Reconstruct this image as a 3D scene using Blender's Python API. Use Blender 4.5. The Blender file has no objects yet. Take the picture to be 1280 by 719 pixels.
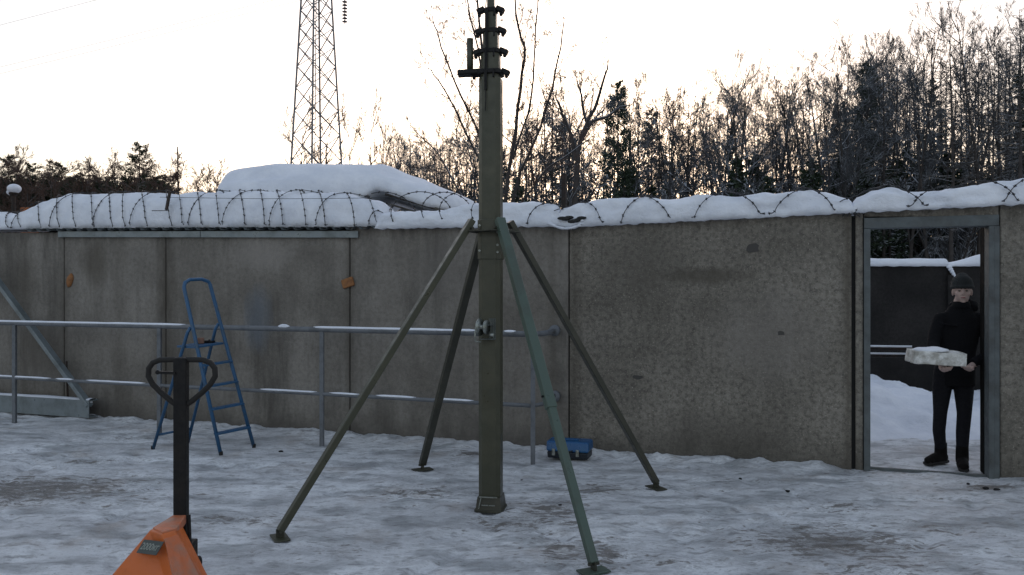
import bpy, bmesh, math, random
from mathutils import Vector, Matrix, noise, Euler
R = math.radians
C = bpy.context.scene.collection
sc = bpy.context.scene

# ---------------------------------------------------------------- camera, sky, sun, exposure
F = 1000.0            # focal length in pixels of a 1280 px wide picture
CAMZ = 1.6
cd = bpy.data.cameras.new('camera'); cd.sensor_width = 36; cd.lens = 36 * F / 1280
cd.clip_start = .05; cd.clip_end = 3000
cam = bpy.data.objects.new('camera', cd); C.objects.link(cam)
cam.location = (0, 0, CAMZ); cam.rotation_euler = (R(90), 0, 0)
sc.camera = cam

SUN_AZ, SUN_EL = R(6), R(4.0)        # clockwise from +Y
w = bpy.data.worlds.new('World'); sc.world = w; w.use_nodes = True
nt = w.node_tree; bg = nt.nodes['Background']
sky = nt.nodes.new('ShaderNodeTexSky'); sky.sky_type = 'NISHITA'; sky.sun_disc = False
sky.sun_elevation = SUN_EL; sky.sun_rotation = SUN_AZ
sky.air_density = 1.3; sky.dust_density = 4.0; sky.ozone_density = 1.7
hs = nt.nodes.new('ShaderNodeHueSaturation'); hs.inputs['Saturation'].default_value = .66      # thin high haze pales the sky
tint = nt.nodes.new('ShaderNodeMix'); tint.data_type = 'RGBA'; tint.blend_type = 'MULTIPLY'; tint.inputs[0].default_value = 1
tint.inputs[7].default_value = (.995, .988, 1.075, 1)
gm = nt.nodes.new('ShaderNodeGamma'); gm.inputs[1].default_value = .70      # thin high cloud evens the sky out
nt.links.new(sky.outputs[0], gm.inputs[0]); nt.links.new(gm.outputs[0], hs.inputs['Color']); nt.links.new(hs.outputs[0], tint.inputs[6]); nt.links.new(tint.outputs[2], bg.inputs[0]); bg.inputs[1].default_value = 0.12
sl = bpy.data.lights.new('sun', 'SUN'); sl.energy = 0.08; sl.angle = R(3); sl.color = (1, .72, .45)
so = bpy.data.objects.new('sun', sl); C.objects.link(so)
sd = Vector((math.sin(SUN_AZ) * math.cos(SUN_EL), math.cos(SUN_AZ) * math.cos(SUN_EL), math.sin(SUN_EL)))
so.rotation_euler = sd.to_track_quat('Z', 'Y').to_euler(); so.location = (5, 60, 30)
sc.view_settings.view_transform = 'Standard'; sc.view_settings.look = 'None'
sc.view_settings.exposure = 2.58; sc.view_settings.gamma = 1
sc.cycles.max_bounces = 6; sc.cycles.diffuse_bounces = 3

# ---------------------------------------------------------------- helpers
def sstep(a, b, x):
    t = min(1, max(0, (x - a) / (b - a))) if a != b else float(x > a)
    return t * t * (3 - 2 * t)
def interp(tab, x):
    if x <= tab[0][0]: return tab[0][1]
    for (a, b), (c, d) in zip(tab, tab[1:]):
        if x <= c:
            t = (x - a) / (c - a); return b + (d - b) * t
    return tab[-1][1]
def smooth_interp(tab, x, w=6):
    return (interp(tab, x - w) + 2 * interp(tab, x) + interp(tab, x + w)) / 4
def zat(py, Y): return CAMZ + (360 - py) * Y / F
def at(px, py, Y): return Vector(((px - 640) * Y / F, Y, zat(py, Y)))
# the wall: a vertical plane; local x along it, local y away from the camera
UX, UY = .9444, -.3287
WALL_M = Matrix.Translation((0, 8.093, 0)) @ Matrix.Rotation(math.atan2(UY, UX), 4, 'Z')
def wY(px, b=0): return (1 + .1308 * b) / (.12356 + .043 * (px - 640) / F)
def wp(px, py, b=0):
    Y = wY(px, b); X = (px - 640) / F * Y
    return Vector((X * UX + (Y - 8.093) * UY, b, zat(py, Y)))
def ws(px, b=0): return wp(px, 360, b).x
def to_world(v): return WALL_M @ Vector(v)

class MB:
    def __init__(s): s.v = []; s.f = []
    def add(s, vs, fs):
        o = len(s.v); s.v += [tuple(v) for v in vs]; s.f += [tuple(i + o for i in f) for f in fs]; return s
    def box(s, c, size, M=None):
        c = Vector(c); h = Vector(size) / 2
        vs = [Vector((x * h.x, y * h.y, z * h.z)) for x in (-1, 1) for y in (-1, 1) for z in (-1, 1)]
        if M is not None: vs = [M @ v for v in vs]
        return s.add([c + v for v in vs], [(0,1,3,2),(4,6,7,5),(0,4,5,1),(2,3,7,6),(0,2,6,4),(1,5,7,3)])
    def bar(s, p0, p1, a, b, up=(0, 0, 1)):
        p0 = Vector(p0); p1 = Vector(p1); d = p1 - p0; L = d.length; z = d.normalized()
        x = Vector(up).cross(z)
        if x.length < 1e-4: x = Vector((1, 0, 0)).cross(z)
        x.normalize(); y = z.cross(x)
        M = Matrix((x, y, z)).transposed()
        return s.box((p0 + p1) / 2, (a, b, L), M)
    def tube(s, pts, r, n=8, cap=True, closed=False):
        pts = [Vector(p) for p in pts]; m = len(pts)
        rs = r if isinstance(r, (list, tuple)) else [r] * m
        vs = []; prev = None
        for i, p in enumerate(pts):
            a = pts[i - 1] if (i or closed) else p; b = pts[(i + 1) % m] if (i < m - 1 or closed) else p
            d = (b - a).normalized()
            if prev is None:
                u = d.orthogonal().normalized()
            else:
                u = prev - d * prev.dot(d)
                u = u.normalized() if u.length > 1e-6 else d.orthogonal().normalized()
            prev = u; v = d.cross(u)
            for k in range(n):
                t = 2 * math.pi * (k + .5) / n
                vs.append(p + (u * math.cos(t) + v * math.sin(t)) * rs[i])
        fs = []
        for i in range(m if closed else m - 1):
            j = (i + 1) % m
            for k in range(n):
                l = (k + 1) % n; fs.append((i*n+k, i*n+l, j*n+l, j*n+k))
        if cap and not closed:
            fs.append(tuple(range(n))[::-1]); fs.append(tuple((m-1)*n + k for k in range(n)))
        return s.add(vs, fs)
    def cyl(s, p0, p1, r, n=16): return s.tube([p0, p1], r, n)
    def lathe(s, c, prof, axis=(0, 0, 1), n=20):
        c = Vector(c); q = Vector(axis).normalized().to_track_quat('Z', 'Y').to_matrix()
        vs = []; fs = []
        for r, z in prof:
            for k in range(n):
                t = 2 * math.pi * k / n; vs.append(c + q @ Vector((r*math.cos(t), r*math.sin(t), z)))
        for i in range(len(prof) - 1):
            for k in range(n):
                l = (k + 1) % n; fs.append((i*n+k, i*n+l, (i+1)*n+l, (i+1)*n+k))
        fs.append(tuple(range(n))[::-1]); fs.append(tuple((len(prof)-1)*n + k for k in range(n)))
        return s.add(vs, fs)
    def ball(s, c, rad, n=14, m=9, M=None):
        c = Vector(c); rad = Vector(rad) if not isinstance(rad, (int, float)) else Vector((rad,)*3)
        vs = []; fs = []
        for i in range(1, m):
            a = math.pi * i / m
            for k in range(n):
                t = 2*math.pi*k/n; v = Vector((rad.x*math.sin(a)*math.cos(t), rad.y*math.sin(a)*math.sin(t), rad.z*math.cos(a)))
                vs.append(c + (M @ v if M is not None else v))
        up = Vector((0,0,rad.z)); up = M @ up if M is not None else up
        vs.append(c + up); vs.append(c - up); T = len(vs) - 2; B = T + 1
        for i in range(m - 2):
            for k in range(n):
                l = (k+1) % n; fs.append((i*n+k, (i+1)*n+k, (i+1)*n+l, i*n+l))
        for k in range(n):
            l = (k+1) % n; fs.append((T, k, l)); fs.append((B, (m-2)*n+l, (m-2)*n+k))
        return s.add(vs, fs)
    def prism(s, poly, z0, z1, M=None):
        n = len(poly); vs = [Vector((x, y, z0)) for x, y in poly] + [Vector((x, y, z1)) for x, y in poly]
        if M is not None: vs = [M @ v for v in vs]
        return s.add(vs, [tuple(range(n))[::-1], tuple(range(n, 2*n))] + [(i, (i+1) % n, n+(i+1) % n, n+i) for i in range(n)])
    def build(s, name, m, parent=None, smooth=False, bevel=0, M=None, fix=True):
        me = bpy.data.meshes.new(name); me.from_pydata(s.v, [], s.f)
        if fix and len(s.f) < 60000:
            b = bmesh.new(); b.from_mesh(me); bmesh.ops.recalc_face_normals(b, faces=b.faces); b.to_mesh(me); b.free()
        me.materials.append(m)
        if smooth: me.polygons.foreach_set('use_smooth', [True] * len(me.polygons))
        me.update()
        o = bpy.data.objects.new(name, me); C.objects.link(o)
        if parent: o.parent = parent
        if M is not None: o.matrix_world = M
        if bevel:
            bm_ = o.modifiers.new('bevel', 'BEVEL'); bm_.width = bevel; bm_.segments = 2; bm_.limit_method = 'ANGLE'
            bm_.harden_normals = False
        return o
def tag(o, label=None, cat=None, group=None, kind=None):
    if label: o['label'] = label
    if cat: o['category'] = cat
    if group: o['group'] = group
    if kind: o['kind'] = kind
    return o
def empty(name, label, cat, loc=(0, 0, 0), group=None, M=None):
    o = bpy.data.objects.new(name, None); C.objects.link(o); o.empty_display_size = .1
    if M is not None: o.matrix_world = M
    else: o.location = loc
    return tag(o, label, cat, group)

# ---------------------------------------------------------------- materials
def mat(name, col=(.5, .5, .5), rough=.7, metal=0, spec=.5):
    m = bpy.data.materials.new(name); m.use_nodes = True
    p = m.node_tree.nodes['Principled BSDF']
    p.inputs['Base Color'].default_value = (*col, 1); p.inputs['Roughness'].default_value = rough
    p.inputs['Metallic'].default_value = metal; p.inputs['Specular IOR Level'].default_value = spec
    return m
class NG:
    def __init__(s, m): s.m = m; s.t = m.node_tree; s.p = s.t.nodes['Principled BSDF']
    def n(s, typ, **k):
        x = s.t.nodes.new(typ)
        for a, b in k.items():
            if a.startswith('i_'): x.inputs[a[2:].replace('_', ' ')].default_value = b
            else: setattr(x, a, b)
        return x
    def l(s, a, b): s.t.links.new(a, b)
    def coord(s, scale=(1, 1, 1), which='Object'):
        tc = s.n('ShaderNodeTexCoord'); mp = s.n('ShaderNodeMapping'); mp.inputs['Scale'].default_value = scale
        s.l(tc.outputs[which], mp.inputs[0]); return mp.outputs[0]
    def noise(s, vec, scale, detail=6, rough=.6):
        x = s.n('ShaderNodeTexNoise'); x.inputs['Scale'].default_value = scale; x.inputs['Detail'].default_value = detail
        x.inputs['Roughness'].default_value = rough; s.l(vec, x.inputs['Vector']); return x.outputs['Fac']
    def ramp(s, fac, stops):
        x = s.n('ShaderNodeValToRGB'); e = x.color_ramp.elements
        while len(e) < len(stops): e.new(.5)
        for q, (p, c) in zip(e, stops): q.position = p; q.color = (c, c, c, 1) if isinstance(c, (int, float)) else (*c, 1)
        s.l(fac, x.inputs[0]); return x.outputs[0]
    def mix(s, fac, a, b, blend='MIX'):
        x = s.n('ShaderNodeMix', data_type='RGBA', blend_type=blend)
        for val, ix in ((fac, 0), (a, 6), (b, 7)):
            inp = x.inputs[ix]
            if isinstance(val, (int, float)): inp.default_value = val if ix == 0 else (val, val, val, 1)
            elif isinstance(val, tuple): inp.default_value = (*val, 1)
            else: s.l(val, inp)
        return x.outputs[2]
    def math(s, op, a, b=0):
        x = s.n('ShaderNodeMath', operation=op)
        for v, i in ((a, x.inputs[0]), (b, x.inputs[1])):
            if isinstance(v, (int, float)): i.default_value = v
            else: s.l(v, i)
        return x.outputs[0]
    def bump(s, h, dist=.01, strength=1, prev=None):
        b = s.n('ShaderNodeBump'); b.inputs['Distance'].default_value = dist; b.inputs['Strength'].default_value = strength
        s.l(h, b.inputs['Height'])
        if prev: s.l(prev, b.inputs['Normal'])
        s.l(b.outputs[0], s.p.inputs['Normal']); return b.outputs[0]
    def color(s, c): s.l(c, s.p.inputs['Base Color'])
    def upness(s, lo, hi):
        g = s.n('ShaderNodeNewGeometry'); sp = s.n('ShaderNodeSeparateXYZ'); s.l(g.outputs['Normal'], sp.inputs[0])
        return s.ramp(sp.outputs[2], [(lo, 0), (hi, 1)])

def worn(name, col, col2, rough=.55, scale=9, lo=.45, hi=.65, metal=0, bump=.0015):
    m = mat(name, col, rough, metal); g = NG(m); v = g.coord()
    f = g.ramp(g.noise(v, scale, 8, .65), [(lo, 0), (hi, 1)])
    g.color(g.mix(f, col, col2)); g.l(g.ramp(g.noise(v, scale * 3, 4), [(.3, max(0, rough - .15)), (.7, min(1, rough + .15))]), g.p.inputs['Roughness'])
    g.bump(g.noise(v, scale * 8, 4), bump); return m

# snow lying on walls and roofs
m_snow = mat('snow', (.72, .75, .80), .75, spec=.25); g = NG(m_snow); v = g.coord()
g.color(g.mix(g.ramp(g.noise(v, 3.5, 8, .65), [(.35, 0), (.75, 1)]), (.62, .65, .72), (.78, .80, .85)))
m_snow.node_tree.nodes['Principled BSDF'].inputs['Subsurface Weight'].default_value = 0
b1 = g.bump(g.noise(v, 9, 6, .6), .03, .7); g.bump(g.noise(v, 60, 4, .6), .006, .8, b1)

# yard: trampled, icy, dirty
m_ground = mat('trampled_snow', (.5, .53, .58), .6, spec=.35); g = NG(m_ground); v = g.coord()
att = g.n('ShaderNodeAttribute', attribute_name='dirt').outputs['Fac']
vs_ = g.coord((1, 1.7, 1))
big = g.noise(vs_, .9, 9, .68); med = g.noise(vs_, 4.2, 8, .66); fine = g.noise(vs_, 17, 7, .7); speck = g.noise(vs_, 55, 3, .6)
base = g.mix(g.ramp(big, [(.34, 0), (.60, 1)]), (.54, .55, .575), (.76, .775, .80))
ice = g.ramp(g.noise(g.coord((1, 2.0, 1)), 1.7, 7, .6), [(.50, 0), (.64, 1)])
base = g.mix(g.math('MULTIPLY', ice, .8), base, (.30, .315, .33))
base = g.mix(g.ramp(med, [(.40, 0), (.52, 1)]), g.mix(.38, base, (.26, .26, .27)), base)
streak = g.noise(g.coord((1, 2.2, 1)), 6.0, 8, .70)
base = g.mix(g.ramp(streak, [(.36, 0), (.47, 1)]), g.mix(.62, base, (.15, .145, .145)), base)
base = g.mix(g.ramp(fine, [(.34, 0), (.44, 1)]), g.mix(.35, base, (.16, .15, .15)), base)
base = g.mix(g.ramp(g.noise(v, 1.6, 6, .65), [(.55, 0), (.72, .55)]), base, (.36, .305, .265))
dsum = g.math('ADD', att, g.math('MULTIPLY', g.math('SUBTRACT', fine, .5), 2.2))
dsum = g.math('ADD', dsum, g.math('MULTIPLY', g.math('SUBTRACT', streak, .5), 3.2))
dirt = g.ramp(dsum, [(.42, 0), (.72, .92)])
base = g.mix(dirt, base, g.mix(g.ramp(fine, [(.4, 0), (.6, 1)]), (.085, .078, .07), (.22, .20, .185)))
sp2 = g.math('ADD', speck, g.math('MULTIPLY', att, .10))
base = g.mix(g.ramp(sp2, [(.72, 0), (.76, 1)]), base, (.06, .055, .05))
g.color(base)
g.l(g.ramp(big, [(.4, .38), (.6, .75)]), g.p.inputs['Roughness'])
b1 = g.bump(med, .05, .8); b2 = g.bump(fine, .022, .9, b1); g.bump(speck, .006, .8, b2)

def concrete(name, c1, c2, pits, streak=.5, joints=(), smears=()):
    m = mat(name, c1, .92, spec=.25); g = NG(m); v = g.coord()
    c = g.mix(g.ramp(g.noise(v, 1.1, 8, .6), [(.36, 0), (.62, 1)]), tuple(x*.82 for x in c1), c2)
    st = g.ramp(g.noise(g.coord((2.2, 2.2, .30)), 1.5, 8, .72), [(.44, 0), (.66, 1)])
    st = g.math('MULTIPLY', st, g.ramp(g.noise(v, .9, 3), [(.35, .1), (.62, 1)]))
    c = g.mix(g.math('MULTIPLY', st, streak), c, tuple(x * .42 for x in c1))
    mot = g.noise(v, 22, 6, .75)
    c = g.mix(g.ramp(mot, [(.36, .75 * min(1, pits + .25)), (.56, 0)]), c, tuple(x * .35 for x in c1))
    agg = g.noise(v, 60, 4, .7)
    c = g.mix(g.ramp(g.noise(v, 38, 4, .7), [(.30, min(1, pits)), (.42, 0)]), c, tuple(x * .28 for x in c1))
    c = g.mix(g.ramp(agg, [(.58, 0), (.70, min(1, pits))]), c, tuple(min(1, x * 1.7) for x in c2))
    # darker towards the foot, and weathered top edge
    tc = g.n('ShaderNodeTexCoord'); sp = g.n('ShaderNodeSeparateXYZ'); g.l(tc.outputs['Object'], sp.inputs[0])
    edge = g.noise(g.coord((3, 3, .8)), 2.0, 6, .7)
    for px, wd, am in joints:     # water stains beside the joints
        dd = g.math('ABSOLUTE', g.math('SUBTRACT', sp.outputs[0], ws(px)))
        dd = g.math('ADD', dd, g.math('MULTIPLY', g.math('SUBTRACT', edge, .5), wd*2.2))
        c = g.mix(g.ramp(dd, [(0, am), (wd, 0)]), c, tuple(x*k for x, k in zip(c1, (.38, .36, .33))))
    for px, py, rx, rz, col, am in smears:
        q = wp(px, py); ex = g.math('MULTIPLY', g.math('SUBTRACT', sp.outputs[0], q.x), 1/rx); ez = g.math('MULTIPLY', g.math('SUBTRACT', sp.outputs[2], q.z), 1/rz)
        r2 = g.math('ADD', g.math('ADD', g.math('MULTIPLY', ex, ex), g.math('MULTIPLY', ez, ez)), g.math('MULTIPLY', g.math('SUBTRACT', edge, .5), 1.6))
        c = g.mix(g.ramp(r2, [(.1, am), (1, 0)]), c, col)
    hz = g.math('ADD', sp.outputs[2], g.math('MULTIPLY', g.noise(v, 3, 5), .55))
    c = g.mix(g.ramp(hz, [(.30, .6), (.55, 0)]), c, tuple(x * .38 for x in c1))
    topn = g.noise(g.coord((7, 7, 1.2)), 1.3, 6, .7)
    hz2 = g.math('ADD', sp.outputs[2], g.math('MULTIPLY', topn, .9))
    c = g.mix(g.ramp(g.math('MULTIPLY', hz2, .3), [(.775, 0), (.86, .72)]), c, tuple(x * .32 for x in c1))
    g.color(c)
    b = g.bump(mot, .012 * (pits + .3), .8); g.bump(agg, .004, .7, b)
    return m
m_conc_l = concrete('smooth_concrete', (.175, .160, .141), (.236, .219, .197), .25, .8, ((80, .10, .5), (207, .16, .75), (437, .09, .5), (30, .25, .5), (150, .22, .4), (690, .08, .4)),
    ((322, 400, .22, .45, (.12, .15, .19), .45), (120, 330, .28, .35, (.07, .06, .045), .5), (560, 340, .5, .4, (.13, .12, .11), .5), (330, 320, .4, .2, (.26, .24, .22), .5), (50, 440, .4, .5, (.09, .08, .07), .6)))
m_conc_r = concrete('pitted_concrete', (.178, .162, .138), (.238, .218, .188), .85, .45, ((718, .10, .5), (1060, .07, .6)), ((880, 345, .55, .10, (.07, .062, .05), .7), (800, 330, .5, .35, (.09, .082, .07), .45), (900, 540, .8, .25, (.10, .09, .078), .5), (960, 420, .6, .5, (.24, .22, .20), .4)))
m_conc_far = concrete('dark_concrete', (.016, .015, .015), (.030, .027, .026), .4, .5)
m_joint = mat('joint_filler', (.012, .012, .012), .95)
m_olive = worn('olive_paint', (.036, .037, .021), (.052, .051, .030), .42, 5)
m_olive_d = worn('dark_olive_paint', (.028, .028, .018), (.042, .040, .027), .45, 6)
m_teal = worn('sage_green_paint', (.050, .078, .060), (.042, .056, .042), .42, 4)
m_steel = worn('galvanised_steel', (.125, .135, .15), (.085, .092, .10), .6, 8, metal=.0)
m_zinc = worn('zinc_fittings', (.30, .32, .30), (.15, .16, .14), .35, 30, metal=.8)
m_frame = worn('grey_gate_paint', (.085, .10, .105), (.045, .048, .048), .6, 7, .4, .7)
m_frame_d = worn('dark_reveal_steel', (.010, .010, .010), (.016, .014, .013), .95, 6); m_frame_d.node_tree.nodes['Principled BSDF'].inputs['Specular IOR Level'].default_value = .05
m_strip = worn('galvanised_flashing', (.19, .22, .235), (.12, .14, .145), .4, 4, metal=.3)
m_black = worn('black_paint', (.007, .007, .008), (.012, .011, .010), .6, 14); m_black.node_tree.nodes['Principled BSDF'].inputs['Specular IOR Level'].default_value = .25
m_rubber = mat('rubber', (.011, .010, .009), .8)
m_orange = worn('orange_paint', (.52, .115, .014), (.30, .07, .02), .42, 7, .5, .75)
m_orange_w = worn('scuffed_orange_paint', (.46, .12, .04), (.30, .15, .10), .5, 10, .42, .62)
m_blue = worn('blue_ladder_paint', (.018, .080, .175), (.035, .065, .10), .45, 14, .5, .7)
m_caseblue = worn('blue_plastic', (.008, .070, .19), (.012, .08, .19), .35, 6)
m_casedark = mat('dark_plastic', (.012, .016, .022), .5)
m_rust = worn('rusty_iron', (.016, .013, .012), (.035, .02, .014), .85, 15)
m_rust_o = worn('rusty_orange_sheet', (.28, .09, .03), (.15, .06, .03), .85, 12)
m_foam = worn('yellow_brown_foam', (.25, .11, .04), (.16, .07, .03), .9, 25)
m_gun = worn('worn_gunmetal', (.075, .085, .08), (.14, .15, .145), .4, 30, metal=.6)
m_wire = mat('barbed_wire_steel', (.035, .035, .038), .6, .4)
m_brick = worn('brown_block', (.20, .11, .08), (.13, .08, .06), .9, 30)
m_sticker = mat('black_sticker', (.018, .028, .026), .5)
m_letter = mat('sticker_letters', (.24, .26, .23), .6)
m_wood = worn('weathered_plank', (.10, .09, .08), (.05, .045, .04), .85, 7)
m_dark = mat('dark_boards', (.02, .02, .02), .9)
m_coat = mat('black_cloth', (.0075, .0075, .009), .95, spec=.15); g = NG(m_coat); g.bump(g.noise(g.coord(), 12, 4), .02, .8)
m_jeans = mat('black_jeans', (.010, .010, .013), .9, spec=.2); g = NG(m_jeans); g.bump(g.noise(g.coord((1, 1, 2.5)), 14, 4), .02, .9)
m_boot = mat('brown_black_boot_leather', (.006, .005, .0045), .85, spec=.15)
m_hat = mat('grey_knit', (.020, .024, .025), .95); g = NG(m_hat)
wv = g.n('ShaderNodeTexWave'); wv.inputs['Scale'].default_value = 28; g.l(g.coord(), wv.inputs[0]); g.bump(wv.outputs['Fac'], .004)
m_skin = mat('skin', (.44, .32, .285), .6)
m_eye = mat('eye', (.03, .025, .022), .3)
m_lip = mat('lips', (.28, .12, .11), .5)
m_box = mat('snowy_white_foam', (.55, .55, .52), .8); g = NG(m_box); v = g.coord()
g.color(g.mix(g.ramp(g.noise(v, 14, 6, .7), [(.4, 0), (.62, 1)]), (.34, .33, .30), (.66, .66, .64))); g.bump(g.noise(v, 25, 5), .01)
m_pylon = worn('pylon_steel', (.16, .16, .17), (.11, .11, .12), .6, 1)
m_ins = mat('insulator_glass', (.05, .045, .06), .2)

def bark(name, c1, c2, snow_amt=1.0, lo=.25, hi=.75):
    m = mat(name, c1, .9, spec=.2); g = NG(m); v = g.coord()
    c = g.mix(g.ramp(g.noise(v, 3, 5), [(.35, 0), (.65, 1)]), c1, c2)
    up = g.upness(lo, hi)
    patch = g.ramp(g.noise(v, 2.2, 4), [(.38, .35), (.6, 1)])
    g.color(g.mix(g.math('MULTIPLY', g.math('MULTIPLY', up, patch), snow_amt), c, (.55, .58, .64)))
    return m
m_trunk = bark('tree_bark', (.036, .032, .031), (.062, .055, .052), .8, .2, .6)
m_twig = bark('frosted_twigs', (.044, .046, .050), (.068, .070, .074), .9, .1, .8)
m_twig_b = bark('bare_red_brown_twigs', (.06, .036, .028), (.09, .06, .048), .25, .3, .9)
m_larch = bark('larch_twigs', (.058, .052, .048), (.085, .075, .066), .6, .1, .8)
m_needle = bark('dark_needles', (.020, .032, .020), (.035, .048, .028), .6, .45, .95)
m_needle_l = bark('far_needles', (.035, .045, .025), (.05, .058, .032), .15, .5, .95)

# ---------------------------------------------------------------- ground: one sheet to the horizon
def wall_local(x, y): 
    y -= 8.093; return x * UX + y * UY, x * .3287 + y * .9444
DIRT = [(30, 612, 1.1, .34, .9), (110, 578, .5, .12, .5), (150, 625, .8, .2, .35), (300, 650, .45, .14, .5), (740, 612, .30, .18, .75), (690, 640, .35, .3, .7), (730, 690, .4, .25, .65),
        (660, 655, .35, .2, .5), (525, 617, .45, .14, .6), (590, 568, .28, .10, .8), (1040, 678, .75, .30, .75), (1050, 636, .35, .12, .55), (1240, 610, .28, .10, .9), (1100, 705, .5, .2, .5),
        (820, 700, .5, .15, .35), (170, 548, .6, .09, .5), (930, 605, .4, .1, .35), (1165, 660, .5, .12, .4), (400, 690, .5, .12, .3), (620, 655, .3, .1, .6), (440, 545, .35, .10, .5), (1130, 590, .8, .12, .55)]
DW = [(( px - 640) * (1600 / (py - 360)) / F, 1600 / (py - 360), rx, ry * 1.6, a) for px, py, rx, ry, a in DIRT]
def gheight(x, y):
    s, b = wall_local(x, y)
    h = .018 * noise.fractal(Vector((x * 1.1, y * 1.3, 0)), .9, 2.1, 4) + (.012 * noise.noise(Vector((x * 4.5, y * 5, 3))) + .008 * noise.noise(Vector((x * 9, y * 9, 6))) if abs(x) < 14 and 1 < y < 15 else 0)
    near = sstep(-.38, -.06, b) * (1 - sstep(-.02, .1, b))
    rough_edge = .5 + .9 * noise.noise(Vector((s * 3.3, b * 4, 7))) + .5 * noise.noise(Vector((s * 11, b * 9, 2)))
    door = sstep(3.0, 3.15, s) * (1 - sstep(4.2, 4.5, s))
    h += .055 * near * max(0, rough_edge) * (1 - door)
    if b > .3:
        k = sstep(.3, 1.6, b)
        h += k * (1 - sstep(6, 9, b)) * (.05 * noise.fractal(Vector((x * .6, y * .6, 9)), .9, 2, 3))
        h += sstep(10, 60, b) * 1.2 * noise.noise(Vector((x * .03, y * .03, 4)))
    return h
def axis(c0, c1, step, far, n):
    a = []; x = c0
    while x < c1: a.append(x); x += step
    a.append(c1); r = (far / step) ** (1 / n)
    out = []; d = step
    for i in range(n):
        d = step * (r ** (i + 1)); out.append(d)
    return [c0 - d for d in reversed(out)] + a + [c1 + d for d in out]
xs = axis(-8, 7.5, .042, 1500, 34); ys = axis(3, 10.6, .034, 1500, 40)
vs = []; dv = []
for y in ys:
    for x in xs:
        vs.append((x, y, gheight(x, y)))
        q = 0
        if 2 < y < 11 and abs(x) < 9:
            for cx, cy, rx, ry, a in DW:
                e = ((x - cx) / rx) ** 2 + ((y - cy) / ry) ** 2
                if e < 4: q = max(q, a * math.exp(-e * 1.3))
        s, b = wall_local(x, y)
        if b > .6: q *= .3
        dv.append(q)
nx = len(xs)
random.seed(31); FP = []
def walk(x0, y0, x1, y1, j=.12):
    L = math.hypot(x1-x0, y1-y0); n_ = int(L/.36); a = math.atan2(y1-y0, x1-x0)
    for k in range(n_+1):
        sd = .10 if k % 2 else -.10; t = k/max(1, n_)
        FP.append((x0+(x1-x0)*t-math.sin(a)*sd+random.uniform(-j, j), y0+(y1-y0)*t+math.cos(a)*sd+random.uniform(-j, j), a+random.uniform(-.3, .3), random.uniform(.010, .022)))
for q in ((3.7, 6.4, .5, 5.3), (3.6, 6.5, 1.2, 7.2), (3.5, 6.1, 1.8, 3.6), (.3, 5.2, -2.6, 7.3), (-.4, 5.0, -1.6, 3.4), (-3.4, 7.4, -5.6, 7.6), (-2.9, 7.1, -2.2, 4.2), (.6, 4.6, 2.6, 4.2), (-4.9, 8.6, -3.4, 5.2), (.3, 7.0, -2.3, 7.3), (2.2, 6.2, .2, 4.0)): walk(*q)
for k in range(110): FP.append((random.uniform(-5, 4.5), random.uniform(3.6, 7.8), random.uniform(0, 6.28), random.uniform(.005, .013)))
import bisect
for fx, fy, fa, fd_ in FP:
    ca, sa = math.cos(fa), math.sin(fa)
    for j in range(bisect.bisect(ys, fy-.26), bisect.bisect(ys, fy+.26)):
        for i in range(bisect.bisect(xs, fx-.26), bisect.bisect(xs, fx+.26)):
            dx, dy = xs[i]-fx, ys[j]-fy; e = ((dx*ca+dy*sa)/.15)**2+((-dx*sa+dy*ca)/.062)**2
            if e < 4:
                v_ = vs[j*nx+i]; vs[j*nx+i] = (v_[0], v_[1], v_[2]-fd_*math.exp(-e**2)+fd_*.45*math.exp(-(e-1.7)**2*2)); 
                if e < 1: dv[j*nx+i] = max(dv[j*nx+i], fd_*9)
for fx, fy, r_ in ((-1.47, 5.08, .10), (-.784, 7.0, .10), (1.15, 6.37, .10), (.457, 4.48, .10), (-.152, 5.76, .13)):
    for j in range(bisect.bisect(ys, fy-.4), bisect.bisect(ys, fy+.4)):
        for i in range(bisect.bisect(xs, fx-.4), bisect.bisect(xs, fx+.4)):
            d_ = math.hypot(xs[i]-fx, ys[j]-fy); v_ = vs[j*nx+i]
            vs[j*nx+i] = (v_[0], v_[1], min(v_[2], .004)*(d_ < r_) + v_[2]*(d_ >= r_) + .020*math.exp(-((d_-r_-.04)/.04)**2)*(.6+noise.noise(Vector((xs[i]*14, ys[j]*14, 1)))))
fs = [(j*nx+i, j*nx+i+1, (j+1)*nx+i+1, (j+1)*nx+i) for j in range(len(ys)-1) for i in range(nx-1)]
me = bpy.data.meshes.new('ground'); me.from_pydata(vs, [], fs)
a_ = me.attributes.new('dirt', 'FLOAT', 'POINT'); a_.data.foreach_set('value', dv)
me.materials.append(m_ground); me.polygons.foreach_set('use_smooth', [True]*len(fs)); me.update()
go = bpy.data.objects.new('ground', me); C.objects.link(go); tag(go, kind='structure')

def heightfield(name, x0, x1, y0, y1, step, fn, m, parent=None, M=None):
    mb = MB(); nx = int((x1-x0)/step)+1; ny = int((y1-y0)/step)+1
    vs = [(x0+i*step, y0+j*step, fn(x0+i*step, y0+j*step)) for j in range(ny) for i in range(nx)]
    mb.add(vs, [(j*nx+i, j*nx+i+1, (j+1)*nx+i+1, (j+1)*nx+i) for j in range(ny-1) for i in range(nx-1)])
    return mb.build(name, m, parent, True, M=M, fix=False)
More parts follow.
